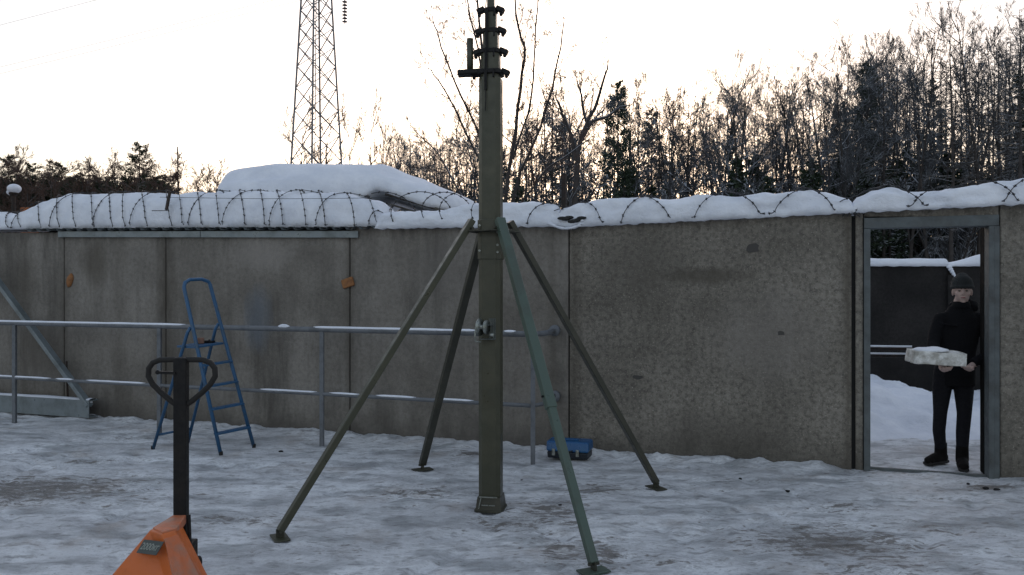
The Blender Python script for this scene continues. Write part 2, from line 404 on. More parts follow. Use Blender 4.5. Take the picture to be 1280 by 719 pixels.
# snow bank between the wall and the second fence (seen through the doorway)
def bank(x, y):
    s, b = wall_local(x, y)
    top = interp([(3.2, .56), (4.8, .37), (5.2, .31), (5.6, .17), (6.0, .06), (6.6, .04), (7.5, .15), (10, .3)], x)
    h = top * sstep(8.2, 10.2, y + .35 * noise.noise(Vector((x * .9, 3, 0)))) 
    h += (.06 * noise.fractal(Vector((x * 2.2, y * 2.0, 1)), .8, 2, 4) + .045 * abs(noise.noise(Vector((x * 5, y * 4.5, 4))))) * sstep(8.2, 9.0, y)
    return h - .05 * (1 - sstep(8.0, 8.8, y)) - .02
tag(heightfield('snow_bank', 1.5, 12, 7.9, 12.2, .06, bank, m_snow), kind='structure')

# ---------------------------------------------------------------- the concrete wall
wall = empty('concrete_wall', 'grey concrete slab wall crossing the yard under a ridge of snow', 'wall', M=WALL_M)
T = .2
def panel(px0, px1, y0, y1, m, zb=-.25, gap=.006):
    a = wp(px0, y0); b = wp(px1, y1); xa, xb = a.x + gap, b.x - gap
    mb = MB(); mb.add([(xa,0,zb),(xb,0,zb),(xb,T,zb),(xa,T,zb),(xa,0,a.z),(xb,0,b.z),(xb,T,b.z),(xa,T,a.z)],
                      [(0,1,5,4),(1,2,6,5),(2,3,7,6),(3,0,4,7),(4,5,6,7),(3,2,1,0)])
    return mb.build('panel', m, wall, bevel=.012)
panel(-900, -230, 300, 294, m_conc_l); panel(-230, 80, 294, 291, m_conc_l)
panel(80, 207, 291, 289.5, m_conc_l); panel(207, 437, 289.5, 289, m_conc_l); panel(437, 711, 284, 281.5, m_conc_l)
panel(711, 1065.5, 281, 265, m_conc_r)
panel(1068.5, 1080, 264, 264, m_conc_r)
panel(1249, 1330, 254.5, 251, m_conc_r); panel(1330, 1700, 251, 240, m_conc_r)
lint = MB(); a = wp(1080, 264); b = wp(1249, 255); zl = wp(1080, 271.5).z; zr = wp(1249, 272).z
lint.add([(a.x+.002,0.004,zl),(b.x-.002,0.004,zr),(b.x-.002,T,zr),(a.x+.002,T,zl),(a.x+.002,0.004,a.z),(b.x-.002,0.004,b.z),(b.x-.002,T,b.z),(a.x+.002,T,a.z)],
         [(0,1,5,4),(1,2,6,5),(2,3,7,6),(3,0,4,7),(4,5,6,7),(3,2,1,0)])
lint.build('lintel', m_conc_r, wall, bevel=.008)
for px, t in ((207, 288), (437, 290), (711, 283), (80, 292), (1067, 266)):
    q = wp(px, t - 2); MB().box((q.x, .05, q.z/2 - .1), (.05, .03, q.z + .2 - .12)).build('joint', m_joint, wall)

# damaged patches where the slab face has spalled
def spall(px, py, w_, h_, seed, m=m_joint):
    random.seed(seed); c = wp(px, py); n = 11; poly = []
    for k in range(n):
        t = 2*math.pi*k/n; r = random.uniform(.7, 1.1); poly.append((c.x + w_*r*math.cos(t), c.z + h_*r*math.sin(t)))
    mb = MB(); mb.add([(x, -.004, z) for x, z in poly] + [(c.x + (x-c.x)*.8, .01, c.z + (z-c.z)*.8) for x, z in poly],
                      [tuple(range(n))] + [(i, (i+1) % n, n+(i+1) % n, n+i) for i in range(n)])
    mb.build('spalled_patch', m, wall)
m_spall = mat('spalled_concrete', (.06, .056, .052), .95)
spall(941, 311, .062, .052, 1, m_spall); spall(797, 472, .05, .024, 2, m_spall); spall(976, 417, .035, .022, 3, m_spall)

# steel door frame
door = empty('door_frame', 'grey painted steel door frame around the opening in the concrete wall', 'door frame', M=WALL_M)
sL0, sL1 = ws(1079.5), ws(1088); sR0, sR1 = ws(1235.5), ws(1248.5)
zt = wp(1160, 271).z; zti = wp(1160, 285).z
MB().box(((sL0+sL1)/2, .06, zti/2 - .02), (sL1-sL0-.002, .16, zti+.04)).build('jamb', m_frame, door, bevel=.004)
MB().box(((sR0+sR1)/2 - .018, .06, zti/2 - .02), ((sR1-sR0)*.55, .17, zti+.04)).box((sR1 - .022, .04, zti/2-.02), (.05, .12, zti+.04)).build('jamb', m_frame, door, bevel=.004)
MB().box(((sL0+sR1)/2, .058, (zt+zti)/2), (sR1-sL0-.004, .165, zt-zti-.004)).build('head_rail', m_frame, door, bevel=.004)
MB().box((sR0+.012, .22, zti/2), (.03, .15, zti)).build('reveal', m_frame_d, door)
MB().box((sL1+.006, .15, .95), (.012, .03, .10)).build('hinge', m_frame_d, door)
MB().box(((sL1+sR0)/2, .06, .004), (sR0-sL1, .03, .03)).build('threshold', m_frame, door)

# flashing and corrugated lean-to roof behind the left part of the wall
a = wp(75, 290); b = wp(253, 289.7); c = wp(450, 289.5)
for (p, q) in ((a, b), (b, c)):
    mb = MB(); x0, x1 = p.x + .004, q.x - .004
    for z0, z1, y0, y1 in ((-.072, 0, -.035, -.028), ):
        mb.add([(x0,y0,p.z+z0),(x1,y0,q.z+z0),(x1,y1,q.z+z0),(x0,y1,p.z+z0),(x0,y0,p.z+z1),(x1,y0,q.z+z1),(x1,y1,q.z+z1),(x0,y1,p.z+z1)],
               [(0,1,5,4),(1,2,6,5),(2,3,7,6),(3,0,4,7),(4,5,6,7),(3,2,1,0)])
        mb.add([(x0,-.028,p.z+z0),(x1,-.028,q.z+z0),(x1,-.002,q.z+z0),(x0,-.002,p.z+z0),(x0,-.028,p.z+z0+.006),(x1,-.028,q.z+z0+.006),(x1,-.002,q.z+z0+.006),(x0,-.002,p.z+z0+.006)],
               [(0,1,5,4),(1,2,6,5),(2,3,7,6),(3,0,4,7),(4,5,6,7),(3,2,1,0)])
    o = mb.build('flashing_strip', m_strip, M=WALL_M)
    tag(o, 'shorter left length of grey metal flashing under the corrugated roof edge' if p is a else 'longer right length of grey metal flashing, ending above the stepladder side of the wall', 'flashing', 'metal flashing along the wall top')

LEANTO_GAP = .3
leanto = empty('lean_to_roof', 'corrugated metal roof edge poking out between the left snow ridge and the wall', 'roof', M=WALL_M)
def roof_z(s):
    return interp([(ws(-300), wp(-300, 293).z), (ws(0), wp(0, 291).z), (ws(207), wp(207, 289.5).z), (ws(437), wp(437, 289).z), (ws(711), wp(711, 281.5).z)], s)
mb = MB(); s0, s1 = ws(36), ws(478); n = int((s1-s0)/.0125); prof = []
for i in range(n+1):
    s = s0 + (s1-s0)*i/n; ph = (s / .165) % 1
    h = sstep(.1, .25, ph) * (1 - sstep(.55, .7, ph)); prof.append((s, .008 + .030*h))
vs = []
for (yy, dz) in ((-.075, 0), (1.6, .12)):
    for s, h in prof: vs.append((s, yy, roof_z(s) + h + dz))
for (yy, dz) in ((-.075, 0), (1.6, .12)):
    for s, h in prof: vs.append((s, yy, roof_z(s) + h + dz + .003))
k = n+1
fs = [(i, i+1, k+i+1, k+i) for i in range(n)] + [(2*k+i, 3*k+i, 3*k+i+1, 2*k+i+1) for i in range(n)] + [(i, 2*k+i, 2*k+i+1, i+1) for i in range(n)]
mb.add(vs, fs); mb.build('corrugated_sheet', m_frame, leanto, fix=False)
mb = MB(); vs = []; k = 30
for i in range(k+1):
    s = s0 + (s1-s0)*i/k; zz_ = roof_z(s) + .004
    vs += [(s, LEANTO_GAP, zz_-.4), (s, LEANTO_GAP, zz_+.045), (s, LEANTO_GAP+.03, zz_+.045), (s, LEANTO_GAP+.03, zz_-.4)]
mb.add(vs, [(i*4+a, (i+1)*4+a, (i+1)*4+(a+1) % 4, i*4+(a+1) % 4) for i in range(k) for a in range(4)] + [(0,1,2,3), (4*k+3, 4*k+2, 4*k+1, 4*k)])
mb.build('light_stop_board', m_dark, leanto)  # dark board added to block sky glow in the gap under the sheet
for s in (s0+.2, (s0+s1)/2, s1-.2): MB().bar((s, 1.55, 0), (s, 1.55, 2.3), .08, .08).build('support_post', m_wood, leanto)

# ---------------------------------------------------------------- snow ridges
CAP = [(470, 268), (490, 262), (520, 263), (560, 262), (585, 257), (600, 255), (640, 252), (665, 251), (682, 254), (697, 258), (712, 261), (722, 257), (750, 250), (800, 247), (830, 249), (880, 243), (930, 243),
       (975, 241), (1000, 238), (1030, 241), (1050, 246), (1065, 249), (1078, 245), (1090, 238), (1110, 234), (1127, 237), (1140, 240), (1180, 237), (1230, 229), (1280, 225), (1400, 219), (1600, 205)]
CAPB = [(470, 285), (600, 283), (700, 282), (711, 283), (1065, 265), (1280, 254), (1600, 242)]
LFT = [(-300, 262), (-40, 263), (0, 266), (15, 267), (25, 271), (38, 269), (50, 262), (60, 256), (75, 250), (90, 245.5), (150, 243.5), (210, 242.5), (290, 242), (360, 242), (420, 243), (440, 246), (462, 249), (476, 252), (487, 262), (494, 275)]
def px_of_s(s, b):    # inverse along the wall
    P = to_world((s, b, 0)); return 640 + F * P.x / P.y
def ridge_sec(s, th, kind):
    if kind == 'cap':
        yc, ry, bm = .10, .20, CAPB
    else:
        yc, ry, bm = .265, .33, None
    px = px_of_s(s, yc)
    zt_ = wp(px, smooth_interp(CAP if kind == 'cap' else LFT, px, 3) + (2.2 if kind == 'cap' else 0), yc).z
    if kind == 'cap': zb_ = wp(px_of_s(s, 0), interp(CAPB, px_of_s(s, 0)), 0).z - .004
    else: zb_ = roof_z(s) + .046
    h = max(.02, zt_ - zb_)
    ry *= .9 + .12 * noise.noise(Vector((s * 2.1, 0, 5)))
    e = .62 if kind == 'left' else .55
    c, q = math.cos(th), math.sin(th)
    y = yc - ry * math.copysign(abs(c) ** e, c); z = zb_ + h * (abs(q) ** .72 if q > 0 else 0)
    if q > 0 and kind == 'left': y += 0
    return Vector((s, y, z)), h
def ridge(name, px0, px1, kind, label, cat='snow', endtaper=True):
    s0, s1 = ws(px0, .1), ws(px1, .1); n = int((s1-s0)/.03); m = 26; vs = []
    for i in range(n+1):
        s = s0 + (s1-s0)*i/n
        for j in range(m+1):
            th = math.pi*j/m; p, h = ridge_sec(s, th, kind)
            k = min(1, (s-s0)/.05, (s1-s)/.05) if endtaper else 1
            k = max(.02, k) ** .5
            nn = .034*noise.fractal(Vector((s*2.6, th*1.3, 1)), .9, 2, 4) + .010*noise.noise(Vector((s*11, th*4, 8)))
            if math.sin(th) > .08: p = p + Vector((0, -math.cos(th), math.sin(th))) * nn * min(1, h/.15)
            else: p.y += (-.5 if th < 1 else .5) * (.03*noise.noise(Vector((s*9, 0, 3)))); p.z += (.016*noise.noise(Vector((s*14, 0, 9))) - .012) * (1 if kind == 'cap' else .5)
            zb = ridge_sec(s, 0, kind)[0].z; p.z = zb - .01 + (p.z - zb + .01) * k
            vs.append(p)
    mb = MB(); w_ = m+1
    fs = [(i*w_+j, (i+1)*w_+j, (i+1)*w_+j+1, i*w_+j+1) for i in range(n) for j in range(m)]
    fs += [(i*w_, i*w_+m, (i+1)*w_+m, (i+1)*w_) for i in range(n)]
    fs += [tuple(range(w_)), tuple(n*w_+j for j in range(w_))]
    mb.add(vs, fs); o = mb.build(name, m_snow, None, True, M=WALL_M)
    return tag(o, label, cat, 'snow ridges on the wall')
ridge('snow_ridge', -300, 493, 'left', 'thick rounded snow ridge on the corrugated roof at the left')
ridge('snow_ridge', 478, 708, 'cap', 'low snow ridge on the wall behind the mast, left of the iron stub')
ridge('snow_ridge', 701, 1068, 'cap', 'wavy snow ridge on the wide pitted panel between iron stub and doorway')
ridge('snow_ridge', 1061, 1600, 'cap', 'snow ridge above the doorway, lifted in a hump at its left end')
# ragged hole and broken lump under the snow beside the stub post
mb = MB(); random.seed(4)
for k in range(7):
    c = wp(706 + k*4, 276 + random.uniform(-3, 3)); mb.ball((c.x, -.09 + random.uniform(-.01, .02), c.z), (.05, .03, .018), 8, 6)
tag(mb.build('twig_nest', m_dark, M=WALL_M), 'dark ragged clump in the snow at the joint below the iron stub', 'debris')
mb = MB()
for k in range(26):
    t = k/25; c = wp(690 + t*42, 281 + 6*math.sin(math.pi*t) - (8 if t > .9 else 0)*(t-.9)*10)
    mb.ball((c.x, -.09, c.z), (.022, .024, .009 + .007*random.random()), 8, 6)
tag(mb.build('snow_lip', m_snow, M=WALL_M, smooth=True), 'thin curled lip of snow hanging at the panel joint right of the mast', 'snow')

# snow covered shed behind the wall
shed = empty('shed', 'shed behind the wall buried under a broad smooth mound of snow', 'shed')
SY = 10.9
MT = [(282, 248), (288, 238), (295, 230), (310, 221), (335, 214.5), (360, 211.5), (400, 209.5), (450, 210.5), (490, 213), (520, 223), (550, 236), (580, 248), (602, 259)]
MBASE = [(282, 252), (470, 252), (480, 247), (486, 240), (496, 243), (545, 261), (602, 266)]
n = 90; m = 28; vs = []
for i in range(n+1):
    px = 282 + 320*i/n; x = (px-640)/F*SY
    zt_ = zat(smooth_interp(MT, px, 4), SY); zb_ = zat(smooth_interp(MBASE, px, 3), SY - .9)
    ed = min(1, (px-281)/30, (604-px)/60); ry = 1.15*max(.15, ed) ** .6
    zb_ = min(zb_, zt_ - .02)
    for j in range(m+1):
        th = math.pi*j/m; c, q = math.cos(th), math.sin(th)
        y = SY - ry*math.copysign(abs(c)**.75, c); z = zb_ + (zt_-zb_)*(q**.8 if q > 0 else 0)
        nz = .05*noise.fractal(Vector((x*1.2, y*1.2, 1)), .9, 2, 3)
        z += nz*q
        # dent below the left lobe's lip
        z -= .10*math.exp(-((px-345)/40)**2 - ((th-.62)/.16)**2) + .05*math.exp(-((px-505)/22)**2 - ((th-.75)/.25)**2)
        vs.append((x, y, z))
mb = MB(); w_ = m+1
fs = [(i*w_+j, (i+1)*w_+j, (i+1)*w_+j+1, i*w_+j+1) for i in range(n) for j in range(m)] + [(i*w_, i*w_+m, (i+1)*w_+m, (i+1)*w_) for i in range(n)] + [tuple(range(w_)), tuple(n*w_+j for j in range(w_))]
mb.add(vs, fs); o = mb.build('roof_snow', m_snow, None, True)
tag(o, 'big smooth mound of snow on the shed roof behind the left ridge', 'snow')
x0, x1 = (300-640)/F*SY, (590-640)/F*SY
MB().box(((x0+x1)/2, SY+.05, 1.15), (x1-x0, 1.7, 2.3)).build('wall', m_dark, shed)
p0 = at(482, 243, SY-1.0); p1 = at(560, 266, SY-1.0)
MB().bar(p0, p1, .03, .085, up=(0, 1, 0)).build('fascia_board', m_wood, shed)
MB().bar(p0+Vector((0, .05, -.11)), p1+Vector((0, .05, -.11)), .02, .05, up=(0, 1, 0)).build('lower_board', m_wood, shed)

# ---------------------------------------------------------------- barbed wire coils
def coil(px0, px1, pitch, hand, label, seed, phase=0, free=False, kind='left', tops=None, lean=.15, grp='barbed wire coils on the wall'):
    random.seed(seed); s0, s1 = ws(px0), ws(px1); pts = []; L = s1-s0; turns = L/pitch; N = int(turns*40)
    for i in range(N+1):
        t = i/N; th = hand*2*math.pi*turns*t + phase; s = s0 + L*t
        s += .16*noise.noise(Vector((t*turns*.8, seed*3.3, 0))) - lean*math.cos(th)*hand
        kk = kind if isinstance(kind, str) else ('left' if px_of_s(s, .1) < 484 else 'cap')
        tt = th % (2*math.pi)
        if free:
            zc = roof_z(s) + .02
            px = px_of_s(s, .1)
            ztop = wp(px, tops, .1).z; rr = (ztop - zc)/2*(1 + .12*noise.noise(Vector((t*turns, seed, 2))))
            p = Vector((s, .08 - (rr+.02)*math.cos(tt), zc + rr + rr*math.sin(tt)))
        else:
            p, h = ridge_sec(s, tt, kk)
            off = .030 + .012*noise.noise(Vector((t*turns*3, seed, 4)))
            if tt < math.pi: p += Vector((0, -math.cos(tt), math.sin(tt)))*off
            else: p.z += .02
        pts.append(p)
    mb = MB(); mb.tube(pts, .0042, 4)
    # barbs
    acc = 0
    for a_, b_ in zip(pts, pts[1:]):
        acc += (b_-a_).length
        if acc > .062:
            acc = 0; d = (b_-a_).normalized(); q = d.orthogonal().normalized(); q.rotate(Matrix.Rotation(random.uniform(0, 6), 3, d))
            mb.tube([b_-q*.014+d*.006, b_+q*.014-d*.006], .0034, 3); r2 = d.cross(q)
            mb.tube([b_-r2*.012-d*.008, b_+r2*.012+d*.008], .0034, 3); mb.tube([b_-d*.011, b_+d*.011], .0075, 4)
    o = mb.build('barbed_wire', m_wire, M=WALL_M, fix=False); return tag(o, label, 'barbed wire', grp)
coil(-120, 206, .29, -1, 'barbed wire coil on the snow ridge left of the iron bracket', 1, lean=.20)
coil(-120, 206, .62, 1, 'barbed wire coil crossing the other one on the ridge left of the bracket', 2, 2.0)
coil(212, 486, .28, -1, 'barbed wire coil on the ridge right of the bracket, in front of the mound', 3, 1, lean=.20)
coil(212, 486, .60, 1, 'second barbed wire coil crossing on the ridge in front of the mound', 4, 2.4)
coil(484, 622, .30, 1, 'loose barbed wire loops standing free above the low snow left of the mast', 5, 1, True, tops=241)
coil(636, 712, .55, 1, 'short barbed wire coil on the snow just right of the mast', 7, 2, kind='cap')
coil(712, 1062, .72, 1, 'barbed wire coil lying over the snow of the wide pitted panel', 8, .6, kind='cap')
coil(712, 1062, .66, -1, 'second barbed wire coil crossing over the snow of the wide pitted panel', 9, 2.5, kind='cap')
coil(1070, 1500, .62, 1, 'barbed wire coil over the snow above the doorway', 10, .4, kind='cap')
coil(1070, 1500, .70, -1, 'second barbed wire coil crossing above the doorway', 11, 2.8, kind='cap')
pts = [wp(200 + 300*t, 247 + 2*math.sin(3*t), -.12) for t in [i/20 for i in range(21)]]
tag(MB().tube(pts, .0025, 4).build('tension_wire', m_wire, M=WALL_M), 'thin straight wire strung along the ridge right of the bracket', 'wire')
q = wp(1068, 263)
mb = MB(); random.seed(8)
for k in range(9):
    a1 = Vector((q.x + random.uniform(-.07, .09), -.03 - random.random()*.05, q.z + random.uniform(-.03, .05)))
    mb.tube([a1 + Vector((random.uniform(-.05, .05), random.uniform(-.02, .02), random.uniform(-.05, .05))) for _ in range(4)], .006, 4)
mb.tube([Vector((q.x-.2, -.04, q.z-.01)), Vector((q.x-.1, -.05, q.z-.03)), Vector((q.x, -.05, q.z)), Vector((q.x+.12, -.05, q.z+.01)), Vector((q.x+.3, -.04, q.z+.10))], .007, 5)
tag(mb.build('wire_knot', m_wire, M=WALL_M), 'twisted knot of wire at the top of the joint beside the door frame', 'wire')

# iron brackets
q = wp(210, 243, -.10); q2 = wp(208, 263, -.12)
br = empty('wire_bracket', 'dark iron bracket sticking out of the left snow ridge above the first joint', 'bracket', M=WALL_M)
MB().bar(q + Vector((.01, .02, .03)), q2, .045, .02).build('upright', m_rust, br)
MB().bar(wp(190, 264, -.13), wp(210, 264, -.13), .008, .008).build('cross_rod', m_rust, br)
q = wp(705, 220, .03); q2 = wp(705, 275, .03)
tag(MB().bar(q, q2, .045, .045).bar(q, q+Vector((0, 0, .012)), .055, .055).build('iron_post', m_rust, M=WALL_M, bevel=.004), 'short black iron stub rising from the snow right of the mast', 'post')

# foam lumps on the wall
def lump(px, py, w_, h_, ang, label, seed):
    random.seed(seed); c = wp(px, py)
    mb = MB(); mb.ball((0, 0, 0), (w_, .03, h_), 12, 8)
    mb.v = [(x*(1+.35*noise.noise(Vector((x*30, z*30, seed)))), y, z*(1+.35*noise.noise(Vector((x*28, z*28, seed+3))))) for x, y, z in mb.v]
    M = WALL_M @ Matrix.Translation((c.x, -.005, c.z)) @ Matrix.Rotation(ang, 4, 'Y')
    tag(mb.build('foam_lump', m_foam, M=M, smooth=True), label, 'lump', 'foam lumps on the wall')
lump(88, 351, .05, .09, .3, 'small upright yellow-brown lump stuck to the wall at the far left', 1)
c = wp(436, 354)
tag(MB().box((0, 0, 0), (.145, .035, .10)).build('wood_block', m_foam, M=WALL_M @ Matrix.Translation((c.x, -.019, c.z)) @ Matrix.Rotation(-.3, 4, 'Y'), bevel=.012), 'tilted orange-brown block fixed to the wall between ladder and mast', 'block')

# ---------------------------------------------------------------- hand rail in front of the wall
RAIL = [(-9.1, 10.7), (-5.92, 9.52), (-3.87, 8.78), (-1.92, 8.08), (.19, 7.27)]
rail = empty('hand_railing', 'grey two-bar pipe railing running along the wall from the left edge to the mast', 'railing', (-2, 8, 0))
rail.location = (0, 0, 0)
ends = [(.19, 7.27), (.30, 7.42), (.36, 7.62), (.42, 7.90)]
for z, r, nm in ((1.175, .027, 'top_rail'), (.525, .019, 'lower_rail')):
    pts = [(x, y, z) for x, y in RAIL] + [(x, y, z) for x, y in ends[1:]]
    MB().tube(pts, r, 12).build(nm, m_steel, rail, True)
for x, y in RAIL: MB().box((x, y, .57), (.042, .042, 1.17)).build('post', m_steel, rail, bevel=.004)
for z in (1.175, .525):
    e = Vector((.42, 7.90, z)); d = Vector((.3287*.9, .9444, 0)).normalized()
    MB().lathe(e, [(.03, -.09), (.04, -.08), (.04, -.02), (.055, -.015), (.055, .03)], d, 14).build('wall_flange', m_steel, rail, True)
def rail_pt(px, z):
    for (x0, y0), (x1, y1) in zip(RAIL, RAIL[1:]):
        p0, p1 = 640 + F*x0/y0, 640 + F*x1/y1
        if p0 <= px <= p1:
            k = (px-640)/F; t = (k*y0 - x0)/((x1-x0) - k*(y1-y0)); return Vector((x0+(x1-x0)*t, y0+(y1-y0)*t, z))
    return Vector((RAIL[-1][0], RAIL[-1][1], z))
def rail_snow(px0, px1, z, r, label, h=.008):
    random.seed(px0); mb = MB(); n = max(6, int((px1-px0)/5)); vs = []; m = 8
    for i in range(n+1):
        p = rail_pt(px0 + (px1-px0)*i/n, z + r*.55); k = min(1, i/2+.15, (n-i)/2+.15); hh = h*k*(1+.6*noise.noise(Vector((p.x*4, px0, 0))))
        for j in range(m+1):
            th = math.pi*j/m; vs.append(p + Vector((-.34, -.94, 0))*math.cos(th)*r*.85*k**.3 + Vector((0, 0, (r*.45+hh)*math.sin(th))))
    w_ = m+1
    mb.add(vs, [(i*w_+j, (i+1)*w_+j, (i+1)*w_+j+1, i*w_+j+1) for i in range(n) for j in range(m)] + [(i*w_, i*w_+m, (i+1)*w_+m, (i+1)*w_) for i in range(n)] + [tuple(range(w_)), tuple(n*w_+j for j in range(w_))])
    tag(mb.build('snow_strip', m_snow, smooth=True), label, 'snow', 'snow strips on the railing')
rail_snow(-60, 232, 1.175, .027, 'long snow strip on the top rail from the left edge to the ladder')
rail_snow(348, 362, 1.175, .027, 'tiny snow lump on the top rail right of the ladder', .02)
rail_snow(392, 596, 1.175, .027, 'snow strip on the top rail left of the mast')
rail_snow(630, 645, 1.175, .027, 'short snow strip on the top rail right of the mast')
rail_snow(-60, 64, .525, .019, 'snow strip on the lower rail at the far left')
rail_snow(70, 92, .525, .019, 'short snow strip on the lower rail before the brace foot')
rail_snow(108, 182, .525, .019, 'snow strip on the lower rail left of the pallet truck handle')
rail_snow(325, 396, .525, .019, 'snow strip on the lower rail between ladder and railing post')
rail_snow(412, 450, .525, .019, 'snow strip on the lower rail left of the front mast leg')
rail_snow(470, 520, .525, .019, 'snow strip on the lower rail between the two left mast legs')
rail_snow(545, 592, .525, .019, 'snow strip on the lower rail right before the mast')

# ---------------------------------------------------------------- steel beam with brace, lower left
bm = empty('steel_beam', 'long grey steel channel lying at the wall foot with a slanting brace on it', 'beam', M=WALL_M)
a = wp(-500, 500, -.16); e = wp(117, 500, -.16); xe = e.x
mb = MB(); hB, dB, z0 = .21, .13, .03
for cy, cz, sy, sz in ((-.16-dB/2, z0+hB/2, .012, hB), (-.16, z0+hB-.006, dB, .012), (-.16, z0+.006, dB, .012)):
    mb.box(((a.x+xe)/2, cy, cz), (xe-a.x, sy, sz))
mb.build('channel', m_strip, bm, bevel=.003)
p0 = wp(112, 508, -.2); p1 = wp(-115, 200, -.10)
MB().bar(p0, p1, .05, .085, up=(0, 1, 0)).build('brace', m_strip, bm, bevel=.004)
mb = MB(); p = wp(83, 452, -.03); q = wp(85, 505, -.03); mb.bar(p, q, .016, .016)
tag(mb.build('iron_rod', m_rust, M=WALL_M), 'thin dark rod leaning on the wall behind the brace', 'rod')
n = 40; mb = MB(); vs = []
for i in range(n+1):
    s = a.x + (xe-.01-a.x)*i/n
    for j in range(7):
        th = math.pi*j/6; vs.append((s, -.16-.06*math.cos(th), z0+hB+(.018+.012*noise.noise(Vector((s*3, 0, 0))))*math.sin(th)))
mb.add(vs, [(i*7+j, (i+1)*7+j, (i+1)*7+j+1, i*7+j+1) for i in range(n) for j in range(6)] + [(i*7, i*7+6, (i+1)*7+6, (i+1)*7) for i in range(n)])
mb.ball(wp(108, 503, -.17), (.09, .05, .03))
tag(mb.build('snow_strip', m_snow, M=WALL_M, smooth=True), 'thin snow layer on top of the steel channel', 'snow', 'snow strips on the steel')

# ---------------------------------------------------------------- telescopic mast
MX, MY = -.152, 5.76
mast = empty('telescopic_mast', 'olive green telescopic steel mast standing upright on four splayed legs', 'mast', (MX, MY, 0))
ROT = Matrix.Rotation(R(-10), 4, 'Z')
def csq(a, c): h = a/2; return [(-h+c, -h), (h-c, -h), (h, -h+c), (h, h-c), (h-c, h), (-h+c, h), (-h, h-c), (-h, -h+c)]
def mpart(name, a, c, z0, z1, m, bevel=.002):
    mb = MB(); mb.prism(csq(a, c), z0, z1, ROT); return mb.build(name, m, mast, bevel=bevel)
mpart('outer_section', .158, .030, .03, 3.10, m_olive)
zs = [(90, .150), (64, .122), (38, .096), (12, .070)]
zc = [zat(y, MY) for y in (92, 66, 40, 14)]
secs = [(.132, .025), (.106, .02), (.080, .015), (.052, .010)]
for i, (a_, c_) in enumerate(secs):
    z0 = zc[i] - .02 if i else 3.08; z1 = zc[i+1] + .01 if i < 3 else 4.6
    mpart('inner_section', a_, c_, z0, z1, m_olive)
for i, z in enumerate(zc):
    a_ = [.158, .132, .106, .080][i]
    mb = MB(); mb.prism(csq(a_ + .016, .02), z-.018, z+.012, ROT)
    for sx in (-1, 1):   # side ears with hanging pulleys
        c = ROT @ Vector((sx*(a_/2+.030), -.01, z)); mb.box(c, (.06, .055, .034), (ROT @ Matrix.Rotation(sx*R(24), 4, 'Y')).to_3x3())
        c2 = ROT @ Vector((sx*(a_/2+.040), -.03, z-.026)); mb.cyl(c2, c2 + Vector((0, .05, 0)), .014, 10)
    mb.bar(ROT @ Vector((-.02, -a_/2-.01, z)), ROT @ Vector((-.02, -a_/2-.01, z-.14)), .022, .02)
    mb.bar(ROT @ Vector((.035, -a_/2-.006, z+.01)), ROT @ Vector((.035, -a_/2-.006, z-.05)), .03, .012)
    mb.build('collar', m_black, mast, bevel=.003)
pts = [ROT @ Vector((-.02+.004*math.sin(k*1.7), -.105+.03*min(1, k/12), 2.85+k*.1)) for k in range(16)]
MB().tube(pts, .004, 5).build('hoisting_rope', m_black, mast)
# bracket with stub tube at upper left
zb = zat(92, MY)
sb = MB().box((-.155, 0, zb), (.17, .11, .035), Matrix.Rotation(R(-4), 3, 'Y')).box((-.09, .01, zb), (.10, .05, .05)).build('side_plate', m_black, mast, bevel=.008)
MB().cyl((-.150, 0, zb), (-.150, 0, zat(49, MY)), .024, 20).build('stub_tube', m_olive, mast, True)
# head collar where the legs attach
zh0, zh1 = zat(325, MY), zat(276, MY)
hc = MB(); hc.prism(csq(.172, .032), zh0, zh1, ROT); hc = hc.build('head_collar', m_olive, mast, bevel=.003)
for px_, pz in ((-.076, .06), (-.076, .24), (.076, .05), (.076, .10), (.076, .24), (.076, .19)):
    q = ROT @ Vector((px_*.86, -.086, zh0+pz)); MB().cyl(q, q+Vector((0, -.014, 0)), .009, 6).build('bolt', m_zinc, mast)
# foot
mb = MB(); mb.prism(csq(.205, .01), .004, .022, ROT)
for ang in range(4):
    Mr = ROT @ Matrix.Rotation(ang*math.pi/2, 4, 'Z')
    mb.add([Mr @ Vector(p) for p in [(-.082, -.081, .11), (.082, -.081, .11), (.094, -.094, .02), (-.094, -.094, .02), (-.082, -.07, .11), (.082, -.07, .11), (.094, -.086, .02), (-.094, -.086, .02)]],
           [(0,1,2,3), (4,7,6,5), (0,4,5,1), (2,6,7,3), (0,3,7,4), (1,5,6,2)])
mb.build('foot_socket', m_olive_d, mast, bevel=.002)
MB().bar(ROT @ Vector((-.065, -.100, .115)), ROT @ Vector((.065, -.100, .115)), .008, .008).bar(ROT @ Vector((-.045, -.108, .06)), ROT @ Vector((.05, -.108, .06)), .007, .007).cyl(ROT @ Vector((-.05, -.1, .115)), ROT @ Vector((-.068, -.1, .03)), .004, 6).build('foot_pins', m_zinc, mast)
